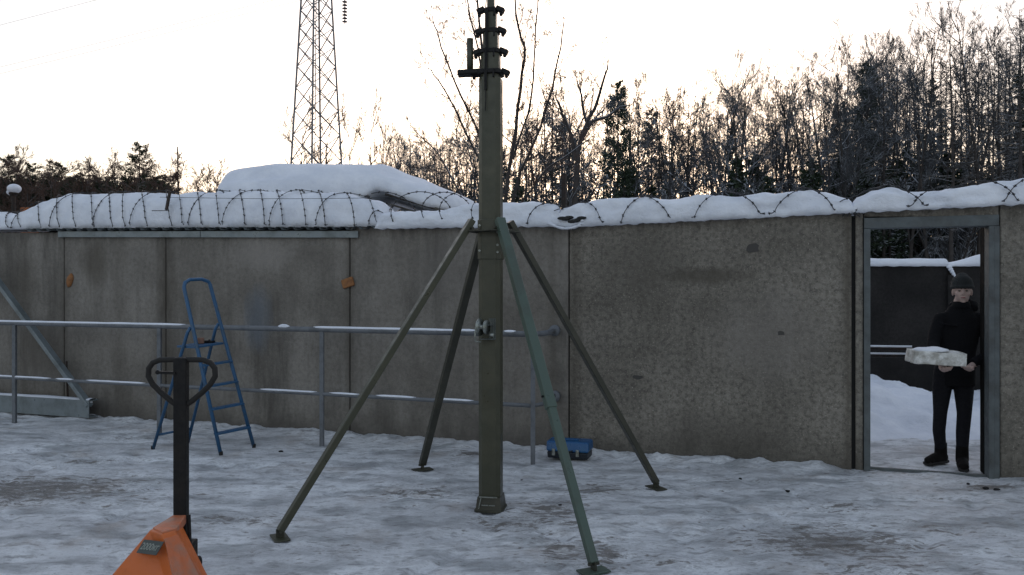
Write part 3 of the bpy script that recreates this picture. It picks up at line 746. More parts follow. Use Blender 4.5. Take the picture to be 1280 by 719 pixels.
# winch
wn = MB(); zw = zat(412, MY-.1)
wx = -.058
wn.box((wx+.078, -.10, zw), (.006, .075, .145)).box((wx+.035, -.10, zw-.07), (.10, .075, .006)).box((wx+.055, -.10, zw+.03), (.05, .06, .006)).box((wx+.07, -.085, zw), (.05, .01, .15))
wo = wn.build('winch_frame', m_gun, mast, bevel=.002)
MB().lathe((wx-.02, -.11, zw+.015), [(.062, 0), (.062, .007), (.018, .009), (.018, .05), (.05, .052), (.05, .06)], (.88, -.45, 0), 26).build('winch_drum', m_zinc, mast, True)
MB().tube([(wx-.02, -.13, zw+.015), (wx-.045, -.135, zw+.015), (wx-.05, -.14, zw-.05), (wx-.045, -.14, zw-.085), (wx-.01, -.14, zw-.088)], .006, 8).build('winch_crank', m_zinc, mast, True)
MB().lathe((wx+.05, -.125, zw-.04), [(.014, 0), (.016, .03), (.010, .034)], (1, 0, 0), 12).build('winch_gear', m_zinc, mast, True)
# legs
LEGS = [(350, 672, 205, m_olive, .165), (528, 586, 116, m_olive_d, .12), (820, 609, 25.5, m_olive_d, .165), (742, 714, -64.5, m_teal, .17)]
for i, (px, py, ang, m, r0) in enumerate(LEGS):
    Y = 1600/(py+3-360); X = (px-640)/F*Y; foot = Vector((X-MX, Y-MY, .055)); dh = Vector((foot.x, foot.y, 0)).normalized()
    top = Vector((dh.x*r0, dh.y*r0, 2.055))
    d = (foot-top).normalized(); side = Vector((0, 0, 1)).cross(dh)
    t = side
    leg = empty('leg', None, None); leg.parent = mast
    if i < 3:
        MB().bar(top - d*.03, foot, .044, .060, up=side).build('leg_tube', m, leg, bevel=.005)
    else:
        mid = top + (foot-top)*.60
        MB().bar(top - d*.03, mid, .052, .066, up=side).build('leg_tube', m, leg, bevel=.005)
        MB().bar(mid - d*.3, foot, .042, .052, up=side).build('inner_tube', m_teal, leg, bevel=.005)
        c = top + (foot-top)*.565
        MB().lathe(c - side*.045, [(.007, 0), (.007, .09)], side, 8).lathe(c + side*.028, [(.013, 0), (.013, .018), (.009, .02)], side, 10).build('locking_pin', m_black, leg)
    # lug at the mast
    lug = MB()
    for sgn in (-1, 1): lug.bar(Vector((dh.x*.05, dh.y*.05, 2.0)) + side*sgn*.036, Vector((dh.x*(r0+.03), dh.y*(r0+.03), 2.0)) + side*sgn*.036, .006, .12, up=side)
    lug.cyl(Vector((dh.x*r0, dh.y*r0, 2.02)) - side*.05, Vector((dh.x*r0, dh.y*r0, 2.02)) + side*.05, .011, 8)
    lug.build('hinge_lug', m_olive_d, leg, bevel=.001)
    Mf = Matrix.Rotation(math.atan2(dh.y, dh.x), 3, 'Z')
    MB().box((foot.x, foot.y, .012), (.10, .17, .010), Mf).build('foot_plate', m if i != 1 else m_olive_d, leg, bevel=.002)
    MB().box((foot.x, foot.y, .040), (.05, .012, .055), Mf).cyl(foot - side*.034 + Vector((0, 0, -.002)), foot + side*.034 + Vector((0, 0, -.002)), .010, 8).build('foot_hinge', m_olive_d, leg)

# ---------------------------------------------------------------- blue stepladder
lad = empty('stepladder', 'blue painted metal stepladder opened in front of the railing', 'stepladder')
fR, fL = Vector((-2.58, 8.0, 0)), Vector((-2.78, 7.64, 0)); bR, bL = Vector((-3.35, 8.27, 0)), Vector((-3.55, 7.91, 0))
tR = Vector((-3.02, 8.0, 1.63)); tL = Vector((-3.17, 7.73, 1.60))
wv_ = (tR - tL)
crown = [tL + Vector((0, 0, .0)), tL + wv_*.06 + Vector((-.005, 0, .045)), tL + wv_*.25 + Vector((-.01, 0, .068)), tL + wv_*.7 + Vector((-.01, 0, .062)), tR + Vector((-.012, -.01, .03)), tR]
ptsF = [fL, fL.lerp(tL, .5), tL] + crown[1:-1] + [tR, tR.lerp(fR, .5), fR]
MB().tube(ptsF, .018, 10).build('front_frame', m_blue, lad, True)
kb = .76
aL, aR = fL.lerp(tL, kb), fR.lerp(tR, kb)
aL += Vector((-.035, .012, 0)); aR += Vector((-.035, .012, 0))
ptsB = [bL, aL + Vector((-.02, 0, -.05)), aL + Vector((.01, 0, .0))]
MB().tube(ptsB, .016, 10).tube([bR, aR + Vector((-.02, 0, -.05)), aR + Vector((.01, 0, 0))], .016, 10).bar(bL.lerp(aL, .12), bR.lerp(aR, .12), .012, .022).build('rear_frame', m_blue, lad, True)
for k in (.125, .27, .405, .53):
    a_, b_ = fL.lerp(tL, k), fR.lerp(tR, k)
    MB().bar(a_, b_, .075, .018, up=(0, 0, 1)).build('step', m_blue, lad, bevel=.003)
a_, b_ = fL.lerp(tL, .64), fR.lerp(tR, .64); back = Vector((-.13, .05, 0))
MB().bar(a_+back, b_+back, .26, .02, up=(0, 0, 1)).build('platform', m_blue, lad, bevel=.003)
for f in (fL, fR, bL, bR): MB().lathe(f, [(.019, 0), (.019, .03), (.016, .035)], (0, 0, 1), 12).build('rubber_foot', m_rubber, lad)
pc = (a_+b_)/2 + back + Vector((0, 0, .012))
tag(MB().box(Vector((-3.075, 7.90, pc.z+.03)), (.065, .05, .058), Matrix.Rotation(.3, 3, 'Z')).build('brown_block', m_brick, bevel=.004), 'small reddish-brown block on the ladder platform', 'block')
tag(MB().box(pc+Vector((.06, .07, .013)), (.10, .06, .026), Matrix.Rotation(-.2, 3, 'Z')).lathe(pc+Vector((.06, .07, .026)), [(.012, 0), (.008, .012)], (0, 0, 1), 8).build('dark_tool', m_black, bevel=.004), 'flat dark tool lying beside the brown block on the ladder platform', 'tool')

# ---------------------------------------------------------------- blue tool case
tcx, tcy = .54, 7.47
case = empty('tool_case', 'blue plastic tool case with two pale latches lying on the snow', 'tool case', (tcx, tcy, 0)); case.rotation_euler.z = R(-17)
def case_shell(w_, d_, z0, z1, tap):
    mb = MB(); pf = [(-d_/2, z0), (d_/2, z0), (d_/2-tap, z1), (-d_/2+tap, z1)]
    return mb.add([(-w_/2, y, z) for y, z in pf] + [(w_/2, y, z) for y, z in pf], [(0,1,2,3), (7,6,5,4), (0,4,5,1), (1,5,6,2), (2,6,7,3), (3,7,4,0)])
case_shell(.40, .25, .085, .18, .02).build('lid', m_caseblue, case, bevel=.018)
b_ = MB(); pf = [(-.105, .02), (.105, .02), (.125, .084), (-.125, .084)]
b_.add([(-.19, y, z) for y, z in pf] + [(.19, y, z) for y, z in pf], [(0,1,2,3), (7,6,5,4), (0,4,5,1), (1,5,6,2), (2,6,7,3), (3,7,4,0)]); b_.build('base', m_casedark, case, bevel=.012)
for x in (-.125, .10): MB().box((x, -.130, .082), (.030, .016, .062)).build('latch', m_zinc, case, bevel=.004)
MB().tube([(-.06, -.13, .1), (-.05, -.155, .1), (.04, -.155, .1), (.05, -.13, .1)], .008, 8).build('handle', m_casedark, case)
MB().box((-.01, -.02, .185), (.2, .02, .012)).build('lid_rib', m_caseblue, case, bevel=.004)

# ---------------------------------------------------------------- pallet truck
HX, HY = (226.5-640)/F*3.55, 3.55
pt = empty('pallet_truck', 'orange pallet truck in the foreground with its black loop handle upright', 'pallet truck')
def hp(px, py, Y=HY): return at(px, py, Y)
MB().box((HX, HY, .83), (.058, .042, .92)).build('drawbar', m_black, pt, bevel=.006)
loop = [(226, 511), (214, 502), (201, 491), (191, 481), (185.5, 471), (186, 461), (191, 454), (200, 450.5), (227, 450), (254, 450.5), (263, 454), (268.5, 461), (269, 471), (263, 481), (253, 491), (240, 502)]
MB().tube([hp(x, y) for x, y in loop], .0125, 10, closed=True).build('handle_loop', m_rubber, pt, True)
MB().bar(hp(196, 466, HY-.02), hp(220, 467, HY-.02), .016, .012).ball(hp(197, 466, HY-.02), .010).build('release_lever', m_black, pt)
Bp = {'A': (-1.51, 3.34), 'B': (-1.433, 3.28), 'C': (-1.402, 3.33), 'D': (-1.440, 3.47), 'E': (-1.50, 3.42)}
Bq = {'A': (-1.863, 3.10), 'B': (-1.20, 3.05), 'C': (-1.14, 3.30), 'D': (-1.22, 3.50), 'E': (-1.86, 3.42)}
top = [Vector((*Bp[k], .59)) for k in 'ABCDE']; bot = [Vector((*Bq[k], .12)) for k in 'ABCDE']
mb = MB(); mb.add(top+bot, [(0,1,2,3,4), (9,8,7,6,5), (0,5,6,1), (2,7,8,3), (3,8,9,4), (4,9,5,0)])
mb.add([top[1], top[2], bot[2], bot[1]], [(0, 3, 2, 1)])
o = mb.build('body', m_orange, pt, bevel=0)
bmh = bmesh.new(); bmh.from_mesh(o.data); bmesh.ops.remove_doubles(bmh, verts=bmh.verts, dist=1e-4); bmesh.ops.recalc_face_normals(bmh, faces=bmh.faces); bmh.to_mesh(o.data); bmh.free()
bv = o.modifiers.new('bevel', 'BEVEL'); bv.width = .008; bv.segments = 3
# scuffed right-hand flange plate, proud of the body
nF = (top[2]-top[1]).cross(bot[1]-top[1]).normalized()
if nF.x < 0: nF = -nF
ins = lambda p, q, t: p.lerp(q, t)
f4 = [ins(top[1], bot[1], .04), ins(top[2], bot[2], .04), ins(bot[2], top[2], .03), ins(bot[1], top[1], .03)]
mb = MB(); mb.add([p+nF*.003 for p in f4] + [p-nF*.004 for p in f4], [(0,1,2,3), (7,6,5,4), (0,4,5,1), (1,5,6,2), (2,6,7,3), (3,7,4,0)])
mb.build('side_flange', m_orange_w, pt, bevel=.001)
# top tab reaching back to the drawbar
tb = [Vector((-1.505, 3.35, .592)), Vector((-1.435, 3.285, .592)), Vector((-1.40, 3.34, .592)), Vector((-1.445, 3.56, .592)), Vector((-1.495, 3.56, .592))]
mb = MB(); mb.add([p+Vector((0, 0, .004)) for p in tb] + [p-Vector((0, 0, .035)) for p in tb], [(0,1,2,3,4), (9,8,7,6,5)] + [(i, (i+1) % 5, 5+(i+1) % 5, 5+i) for i in range(5)])
mb.build('top_tab', m_orange_w, pt, bevel=.004)
# load sticker
nA = (bot[0]-top[0]).cross(top[1]-top[0]).normalized()
if nA.y > 0: nA = -nA
def on_face(px, py):
    d = Vector(((px-640)/F, 1, -(py-360)/F)); o_ = Vector((0, 0, CAMZ)); t = (top[0]-o_).dot(nA)/d.dot(nA); return o_ + d*t
def sticker_frame():
    c = on_face(188, 685); ex = (on_face(198, 686.5)-on_face(178, 684)).normalized(); ey = nA.cross(ex).normalized()
    if ey.z < 0: ey = -ey
    M = Matrix((ex, ey, ex.cross(ey))).transposed().to_4x4(); M.translation = c; return M
SM = sticker_frame()
sw = (on_face(200, 687)-on_face(176, 683)).length; sh = (on_face(188, 691.5)-on_face(188, 678.5)).length
sgn = 1 if (SM.to_3x3() @ Vector((0, 0, 1))).dot(nA) > 0 else -1
MB().box((0, 0, sgn*.0015), (sw, sh, .002)).build('load_sticker', m_sticker, pt, M=SM)
tx = bpy.data.curves.new('load_text', 'FONT'); tx.body = '2000кг'; tx.size = sh*.72; tx.extrude = .0006; tx.align_x = 'CENTER'; tx.align_y = 'CENTER'
to = bpy.data.objects.new('tmp', tx); C.objects.link(to); bpy.context.view_layer.update()
me = bpy.data.meshes.new_from_object(to.evaluated_get(bpy.context.evaluated_depsgraph_get())); bpy.data.objects.remove(to)
me.materials.clear(); me.materials.append(m_letter)
wmax = max(v.co.x for v in me.vertices) - min(v.co.x for v in me.vertices)
for v in me.vertices: v.co.x *= sw*.86/wmax
lt = bpy.data.objects.new('load_lettering', me); C.objects.link(lt); lt.parent = pt; lt.matrix_world = SM @ Matrix.Translation((0, 0, sgn*.003))
# pump, linkage, forks, wheels
MB().cyl((HX+.01, 3.52, .12), (HX+.01, 3.52, .50), .045, 18).box((HX+.01, 3.53, .43), (.11, .09, .10)).box((HX+.005, 3.555, .36), (.08, .06, .22)).build('pump', m_black, pt, bevel=.004)
MB().cyl((HX+.045, 3.52, .60), (HX+.058, 3.50, .47), .009, 10).lathe((HX+.04, 3.50, .445), [(.018, 0), (.024, .012), (.024, .03), (.012, .036)], (1, -.4, 0), 12).tube([(HX+.058, 3.50, .47), (HX+.072, 3.49, .445), (HX+.06, 3.49, .42), (HX+.05, 3.5, .40)], .006, 6).build('linkage', m_black, pt, bevel=.001)
MB().lathe((HX+.055, 3.50, .395), [(.016, 0), (.016, .025), (.026, .03), (.026, .048), (.012, .055)], (1, -.1, .15), 14).box((HX+.05, 3.52, .37), (.06, .03, .05)).build('pedal', m_black, pt, bevel=.001)
for s_ in (-1, 1):
    c = Vector((HX+.02+s_*.075, 3.58, .09)); MB().cyl(c-Vector((.025, 0, 0)), c+Vector((.025, 0, 0)), .085, 24).build('steering_wheel', m_rubber, pt, bevel=.004)
fd = Vector((-.10, -.99, 0)).normalized(); pr = Vector((.99, -.10, 0))
for s_ in (-1, 1):
    c0 = Vector((-1.49, 3.12, .13)) + pr*s_*.21
    MB().bar(c0, c0+fd*1.12, .15, .055, up=(0, 0, 1)).build('fork', m_orange, pt, bevel=.008)
    c1 = c0+fd*1.0; MB().cyl(Vector((c1.x-.04, c1.y, .05)), Vector((c1.x+.04, c1.y, .05)), .04, 18).build('load_roller', m_rubber, pt)

# small stones and clods on the trampled snow
random.seed(12)
cl = [(351, 566, .026), (985, 616, .02), (925, 600, .018), (1232, 612, .022), (1246, 614, .028), (1210, 606, .016), (811, 556, .035), (652, 600, .012), (700, 634, .014)]
for i, (px, py, r) in enumerate(cl):
    Y = 1600/(py-360); c = Vector(((px-640)/F*Y, Y, 0)); c.z = gheight(c.x, c.y)+r*.15
    mb = MB(); mb.ball((0, 0, 0), (r, r*.7, r*.5), 9, 6)
    mb.v = [tuple(Vector(v)*(1+.4*noise.noise(Vector(v)*40+Vector((i, 0, 0))))) for v in mb.v]
    o = mb.build('clod', m_joint if i != 6 else m_snow); o.location = c
    tag(o, 'small dark clod lying on the trampled snow' if i != 6 else 'little white lump of snow standing at the foot of the pitted panel', 'clod' if i != 6 else 'snow', 'dark clods scattered on the trampled snow' if i != 6 else None)

# ---------------------------------------------------------------- second fence beyond the doorway
YF = 12.0
fence = empty('second_fence', 'dark concrete fence with a snowy top seen through the doorway', 'fence', (0, YF, 0))
xsplit = (1186-640)/F*YF
FZ = zat(331, YF)
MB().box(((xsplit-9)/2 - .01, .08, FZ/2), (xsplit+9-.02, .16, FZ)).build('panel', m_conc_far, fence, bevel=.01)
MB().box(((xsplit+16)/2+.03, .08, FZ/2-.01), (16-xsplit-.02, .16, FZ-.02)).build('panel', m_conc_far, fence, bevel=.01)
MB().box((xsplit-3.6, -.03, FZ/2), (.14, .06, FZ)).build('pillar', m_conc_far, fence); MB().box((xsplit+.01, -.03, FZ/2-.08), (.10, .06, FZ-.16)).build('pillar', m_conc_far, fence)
def fsnow(x0, x1, hf, label):
    n = int((x1-x0)/.05); vs = []
    for i in range(n+1):
        x = x0+(x1-x0)*i/n
        for j in range(9):
            th = math.pi*j/8; vs.append((x, YF+.08-.12*math.cos(th), FZ-.02+(hf(x)+.01*noise.noise(Vector((x*4, 0, 0))))*math.sin(th)**.7 if j not in (0, 8) else FZ-.03+.01*noise.noise(Vector((x*9, 0, 0)))))
    mb = MB(); mb.add(vs, [(i*9+j, (i+1)*9+j, (i+1)*9+j+1, i*9+j+1) for i in range(n) for j in range(8)] + [(i*9, i*9+8, (i+1)*9+8, (i+1)*9) for i in range(n)] + [tuple(range(9)), tuple(n*9+j for j in range(9))])
    tag(mb.build('snow_ridge', m_snow, smooth=True), label, 'snow', 'snow on the second fence')
fsnow(-9, xsplit-.03, lambda x: .11, 'even snow line on the second fence, left part of the doorway view')
fsnow(xsplit-.05, 16, lambda x: .05+.13*sstep(xsplit, xsplit+.6, x), 'thicker rising snow on the second fence above the person')
mb = MB()
for k in range(5): mb.ball((xsplit+.02*k-.02, YF-.05, FZ-.04-.035*k), (.045-.006*k, .03, .03), 8, 6)
tag(mb.build('snow_clump', m_snow, smooth=True), 'small snow tongue hanging in the notch of the second fence', 'snow')
# snowy pipes beyond the doorway
pr_ = empty('pipe_rail', 'two snow-topped pipes beyond the doorway left of the person', 'railing')
for py in (436, 445):
    a_ = at(1020, py-1, 9.2); b_ = at(1140, py+.5, 8.8)
    MB().tube([a_, b_], .022, 10).build('pipe', m_rust, pr_)
    MB().tube([a_+Vector((0, 0, .019)), b_+Vector((0, 0, .019))], .017, 8).build('snow_cover', m_snow, pr_, True)
for px in (1010, 1050):
    a_ = at(px, 430, 8.9); MB().bar((a_.x, a_.y, -.1), (a_.x, a_.y, a_.z-.02), .04, .04).build('post', m_rust, pr_)

# things peeping over the wall at the far left
Y = 14.0; c = at(17, 238, Y)
lp = empty('capped_post', 'thin post capped with a round white lump of snow behind the left ridge', 'post')
MB().cyl((c.x, c.y, 0), (c.x, c.y, c.z-.05), .03, 10).build('post', m_rust, lp)
MB().lathe((c.x, c.y, c.z-.06), [(.06, -.03), (.08, 0), (.05, .03)], (0, 0, 1), 14).build('cap', m_rust, lp)
tag(MB().ball((c.x+.01, c.y, c.z+.02), (.115, .11, .085), 16, 10).ball((c.x-.07, c.y, c.z-.04), (.05, .05, .05)).build('snow_clump', m_snow, smooth=True), 'round white snow lump on the thin post at far left', 'snow')
c = at(37, 268, 12.5)
tag(MB().box((c.x, c.y, c.z/2+.05), (.26, .05, c.z+.1)).box((c.x+.09, c.y-.03, c.z/2), (.05, .02, c.z)).build('rusty_sheet', m_rust_o, bevel=.004), 'rusty orange sheet showing just above the low snow at far left', 'metal sheet')

# ---------------------------------------------------------------- power pylon
PX, PY = (395.5-640)/F*40, 40.0
py_ = empty('power_pylon', 'tall lattice steel power pylon rising behind the snow mound', 'pylon', (PX, PY, 0))
def pw(z): return (1.25 - (z-7.68)*.0603)      # half diagonal
ANG = R(4)
def corner(k, z): t = ANG + k*math.pi/2; return Vector((pw(z)*math.cos(t), pw(z)*math.sin(t), z))
H_ = 24
for k in range(4): MB().bar(corner(k, -1), corner(k, H_), .085, .085).build('leg', m_pylon, py_)
zz = [0]
while zz[-1] < H_-1: zz.append(zz[-1] + pw(zz[-1])*1.05)
for k in range(4):
    mb = MB()
    for i in range(len(zz)-1):
        mb.bar(corner(k, zz[i]), corner(k+1, zz[i+1]), .045, .03); mb.bar(corner(k+1, zz[i]), corner(k, zz[i+1]), .045, .03)
    mb.build('lattice_face', m_pylon, py_)
MB().bar(corner(3, 0) + Vector((.16, 0, 0)), corner(3, H_) + Vector((.1, 0, 0)), .04, .04).build('ladder_rail', m_pylon, py_)
mb = MB(); z = .5
while z < H_: mb.bar(corner(3, z), corner(3, z)+Vector((.14, 0, 0)), .02, .02); z += .32
mb.build('climbing_rungs', m_pylon, py_)
ax = Vector(((431-395.5)/F*40, 0, 16.35))
mb = MB()
for q in (corner(0, 16.4), corner(3, 16.4), corner(1, 16.4), corner(0, 17.4), corner(3, 17.4)): mb.bar(q, ax+Vector((.1, 0, 0)), .06, .06)
mb.build('cross_arm', m_pylon, py_)
al = Vector((-1.6, 0, 18.6)); mb = MB()
for q in (corner(2, 18.5), corner(3, 18.5), corner(1, 18.5), corner(2, 19.5), corner(3, 19.5)): mb.bar(q, al, .06, .06)
mb.build('cross_arm', m_pylon, py_)
ins_ = MB(); z = 16.25; ins_.cyl(Vector((ax.x, 0, 16.35)), Vector((ax.x, 0, 14.75)), .02, 8)
o = ins_
for k in range(8):
    o.lathe((ax.x, 0, 16.05-.165*k), [(.03, .07), (.05, .05), (.14, 0), (.13, -.02), (.04, -.03)], (0, 0, 1), 14)
o.build('insulator_string', m_ins, py_)
def cable(pts, label, r=.0105):
    tag(MB().tube(pts, r, 4).build('power_line', m_wire), label, 'power line', 'power lines at the pylon')
def sag(a, b, d, n=24):
    a = Vector(a); b = Vector(b); return [a.lerp(b, i/n) - Vector((0, 0, d*4*(i/n)*(1-i/n))) for i in range(n+1)]
cable(sag((PX+ax.x, PY, 14.72), at(1500, -17, 46), .25), 'power line crossing the upper right sky from the insulator string')
cable(sag((PX-1.4, PY, 18.5), at(-400, 137, 130), 0), 'uppermost faint power line at the top left corner')
cable(sag((PX-.6, PY, 16.35), at(-300, 158, 150), 0), 'upper of two faint parallel power lines at the left')
cable(sag((PX-.6, PY, 16.0), at(-300, 166, 150), 0), 'lower of two faint parallel power lines at the left')

# ---------------------------------------------------------------- trees
def tubes(mb, lines):
    V = mb.v; Fc = mb.f
    for pts, r0, r1, n in lines:
        d = (pts[-1]-pts[0]); u = d.orthogonal().normalized(); v = d.normalized().cross(u) if d.length > 0 else Vector((0, 1, 0)); m = len(pts); o = len(V)
        cs = [(math.cos(2*math.pi*k/n), math.sin(2*math.pi*k/n)) for k in range(n)]
        for i, p in enumerate(pts):
            r = r0+(r1-r0)*i/(m-1)
            for c, s in cs: V.append((p.x+(u.x*c+v.x*s)*r, p.y+(u.y*c+v.y*s)*r, p.z+(u.z*c+v.z*s)*r))
        for i in range(m-1):
            for k in range(n):
                l = (k+1) % n; Fc.append((o+i*n+k, o+i*n+l, o+(i+1)*n+l, o+(i+1)*n+k))
def rvec(): 
    while True:
        v = Vector((random.uniform(-1, 1), random.uniform(-1, 1), random.uniform(-1, 1)))
        if .01 < v.length < 1: return v.normalized()
def limb(p, d, L, r, lev, out, up=.15, nch=(7, 6, 5, 4), wob=.18, minr=.006, cl=.5, spread=.75):
    seg = 5 if lev < 2 else 3; pts = [p.copy()]; d = d.copy()
    for i in range(seg):
        d = (d + rvec()*wob + Vector((0, 0, up))).normalized(); pts.append(pts[-1]+d*L/seg)
    out.append((pts, r, max(minr, r*.35), 5 if lev == 0 else 3))
    if lev >= len(nch): return
    for k in range(nch[lev]):
        t = random.uniform(.18, 1) if lev else random.uniform(.25, 1); x = t*seg; i = min(seg-1, int(x)); q = pts[i].lerp(pts[i+1], x-i)
        dd = (pts[i+1]-pts[i]).normalized(); s = rvec(); s = (s-dd*s.dot(dd)).normalized()
        nd = (dd*(1-spread*.5)+s*spread*random.uniform(.5, 1.0)).normalized()
        limb(q, nd, L*cl*random.uniform(.6, 1.15)*(1.15-.5*t), max(minr, r*.42*(1.2-.5*t)), lev+1, out, up, nch, wob, minr, cl, spread)
def gen_bare(seed, H=18, stems=1, crown0=.35, nch=(6, 5, 4), nl=16, lean=0.03, rt=.16, tight=1, minr=.0072, lim=(.14, .30)):
    random.seed(seed); tr = []; br = []
    for s in range(stems):
        p = Vector((random.uniform(-.2, .2)*(stems > 1), random.uniform(-.2, .2)*(stems > 1), -1)); pts = [p]; n = 12
        a0 = random.uniform(0, 6.283); d = Vector((math.cos(a0)*lean, math.sin(a0)*lean, 1)).normalized() if stems == 1 else Vector((math.cos(a0)*lean*2.5, math.sin(a0)*lean*2.5, 1)).normalized()
        h = H*random.uniform(.8, 1) if s else H
        for i in range(n):
            d = (d+Vector((random.uniform(-1, 1), random.uniform(-1, 1), .5))*.07).normalized(); pts.append(pts[-1]+d*(h+1)/n)
        r = rt/(stems**.5)
        for i in range(n):
            tr.append(([pts[i], pts[i+1]], r*(1-i/n)**.8+.010, r*(1-(i+1)/n)**.8+.010, 6))
        for k in range(nl):
            t = crown0+(1-crown0)*((k+random.random())/nl); x = t*n; i = min(n-1, int(x)); q = pts[i].lerp(pts[i+1], x-i)
            a = random.uniform(0, 6.283); el = random.uniform(.15, 1.0)*tight
            nd = Vector((math.cos(a)*math.cos(el), math.sin(a)*math.cos(el), math.sin(el)))
            limb(q, nd, H*random.uniform(*lim)*(1.25-.7*t), r*.42*(1.15-.8*t)+.008, 0, br, .10, nch, .11, minr, .62, .62)
    return tr, br
def gen_larch(seed, H=19, c0=.25, dens=95, rt=.15, wid=.13):
    random.seed(seed); tr = []; br = []; n = 10; pts = [Vector((0, 0, -1))]
    for i in range(n): pts.append(pts[-1]+Vector((random.uniform(-.06, .06), random.uniform(-.06, .06), (H+1)/n)))
    for i in range(n): tr.append(([pts[i], pts[i+1]], rt*(1-i/n)+.012, rt*(1-(i+1)/n)+.012, 6))
    for k in range(dens):
        t = c0+(1-c0)*(k/dens); x = t*n; i = min(n-1, int(x)); q = pts[i].lerp(pts[i+1], x-i); a = random.uniform(0, 6.283)
        L = H*wid*(1.05-t)**.6*random.uniform(.6, 1.1)*min(1, .45+(t-c0)*3)
        p = q.copy(); d = Vector((math.cos(a), math.sin(a), random.uniform(-.15, .35))).normalized(); ps = [p]
        for j in range(5): d = (d+rvec()*.10+Vector((0, 0, .07))).normalized(); ps.append(ps[-1]+d*L/5)
        br.append((ps, .026*(1.2-t)+.008, .009, 3))
        for j in range(11):
            u = random.uniform(.15, 1)*5; ii = min(4, int(u)); qq = ps[ii].lerp(ps[ii+1], u-ii); s = rvec(); s.z = s.z*.5-.15
            e = (d*.6+s).normalized(); l2 = L*.24*random.uniform(.4, 1.2)
            br.append(([qq, qq+e*l2*.5, qq+e*l2+Vector((0, 0, .03))], .0105, .008, 3))
            if random.random() < .6:
                s2 = rvec(); br.append(([qq+e*l2*.5, qq+e*l2*.5+(e+s2).normalized()*l2*.5], .009, .008, 3))
    return tr, br
def gen_conifer(seed, H=17, c0=.15, wid=.2, dens=120, gaps=.15, pine=False, rt=.18):
    random.seed(seed); tr = [([Vector((0, 0, -1)), Vector((.05, 0, H*.5)), Vector((0, 0, H))], rt, .02, 6)]; br = []; lf = MB()
    for k in range(dens):
        t = c0+(1-c0)*(k/dens)**(.9); a = random.uniform(0, 6.283)
        if random.random() < gaps: continue
        env = (1.02-t)**.8 if not pine else (max(.05, 1.03-t))**.5*min(1, .3+(t-c0)*3)
        L = H*wid*env*random.uniform(.55, 1.1); q = Vector((0, 0, H*t))
        d = Vector((math.cos(a), math.sin(a), .25 if pine else -.05)); ps = [q]
        for j in range(5): d = (d+rvec()*.12+Vector((0, 0, .03 if pine else -.05+.04*j))).normalized(); ps.append(ps[-1]+d*L/5)
        br.append((ps, .03*(1.2-t), .008, 3))
        for j in range(int(26+L*44)):
            u = (random.uniform(.2, 1)**.7)*5; ii = min(4, int(u)); c = ps[ii].lerp(ps[ii+1], u-ii)+rvec()*L*.10*(1.4 if pine else 1)
            e = (d*.5+rvec()*.8+Vector((0, 0, .15 if pine else -.25))).normalized()*random.uniform(.08, .19); s = e.cross(rvec()).normalized()*random.uniform(.02, .04)
            o = len(lf.v); lf.v += [tuple(c-s*.6), tuple(c+s*.6), tuple(c+e+s), tuple(c+e*1.15), tuple(c+e-s)]; lf.f.append((o, o+1, o+2, o+3, o+4))
    return tr, br, lf
def proto(kind, mats, g):
    tr, br = g[0], g[1]; a = MB(); tubes(a, tr); b = MB(); tubes(b, br)
    t = a.build('trunk', mats[0], fix=False, smooth=True)
    out = [t]
    if len(g) == 3:
        bo = b.build('branches', mats[1], fix=False); lo = g[2].build('crown', mats[2], fix=False); out += [bo, lo]
    else:
        out.append(b.build('crown', mats[1], fix=False))
    for o in out: C.objects.unlink(o)
    return out
MB3 = (m_trunk, m_twig); MBB = (m_trunk, m_twig_b); ML = (m_trunk, m_larch); MN = (m_trunk, m_twig, m_needle); MNL = (m_trunk, m_twig, m_needle_l)
P = {}
P['bare'] = [(18, proto('bare', MB3, gen_bare(20+i, 18, 1, [.38, .5, .55, .42, .6][i], nl=[14, 13, 11, 15, 12][i], tight=[1.1, 1.25, 1.0, 1.3, 1.15][i], lim=[(.18, .34), (.14, .26), (.16, .30), (.16, .28), (.14, .26)][i]))) for i in range(5)]
P['multi'] = [(15, proto('multi', MB3, gen_bare(40+i, 15, 3, .35, nl=9, lean=.07, nch=(6, 5, 4), rt=.2))) for i in range(2)]
P['larch'] = [(19, proto('larch', ML, gen_larch(60+i, 19, [.3, .42, .55][i], [105, 90, 75][i]))) for i in range(3)]
P['spruce'] = [(16, proto('spruce', MN, gen_conifer(80+i, 16, [.08, .2][i], [.20, .16][i], [190, 150][i]))) for i in range(2)]
P['pine'] = [(17, proto('pine', MN, gen_conifer(90+i, 17, [.28, .45][i], .17, 165, .15, True))) for i in range(2)]
P['farpine'] = [(17, proto('farpine', MNL, gen_conifer(95, 17, .12, .2, 170, .12, True)))]
P['young'] = [(6, proto('young', MN, gen_conifer(99, 6, .05, .26, 90, .1, False, .06)))]
P['shrub'] = [(5, proto('shrub', MB3, gen_bare(110+i, 5, 5, .12, nl=9, lean=.22, nch=(5, 4), rt=.08, minr=.009))) for i in range(2)]
P['farbare'] = [(15, proto('farbare', (m_trunk, m_twig_b), gen_bare(130+i, 15, 1, .3, nch=(5, 4, 3), nl=15, rt=.2, minr=.017, lim=(.18, .34)))) for i in range(2)]
NAMES = {'farbare': 'bare_tree', 'farshrub': 'shrub', 'bare': 'bare_tree', 'multi': 'bare_tree', 'larch': 'larch_tree', 'spruce': 'spruce_tree', 'pine': 'pine_tree', 'farpine': 'pine_tree', 'young': 'young_spruce', 'shrub': 'shrub'}
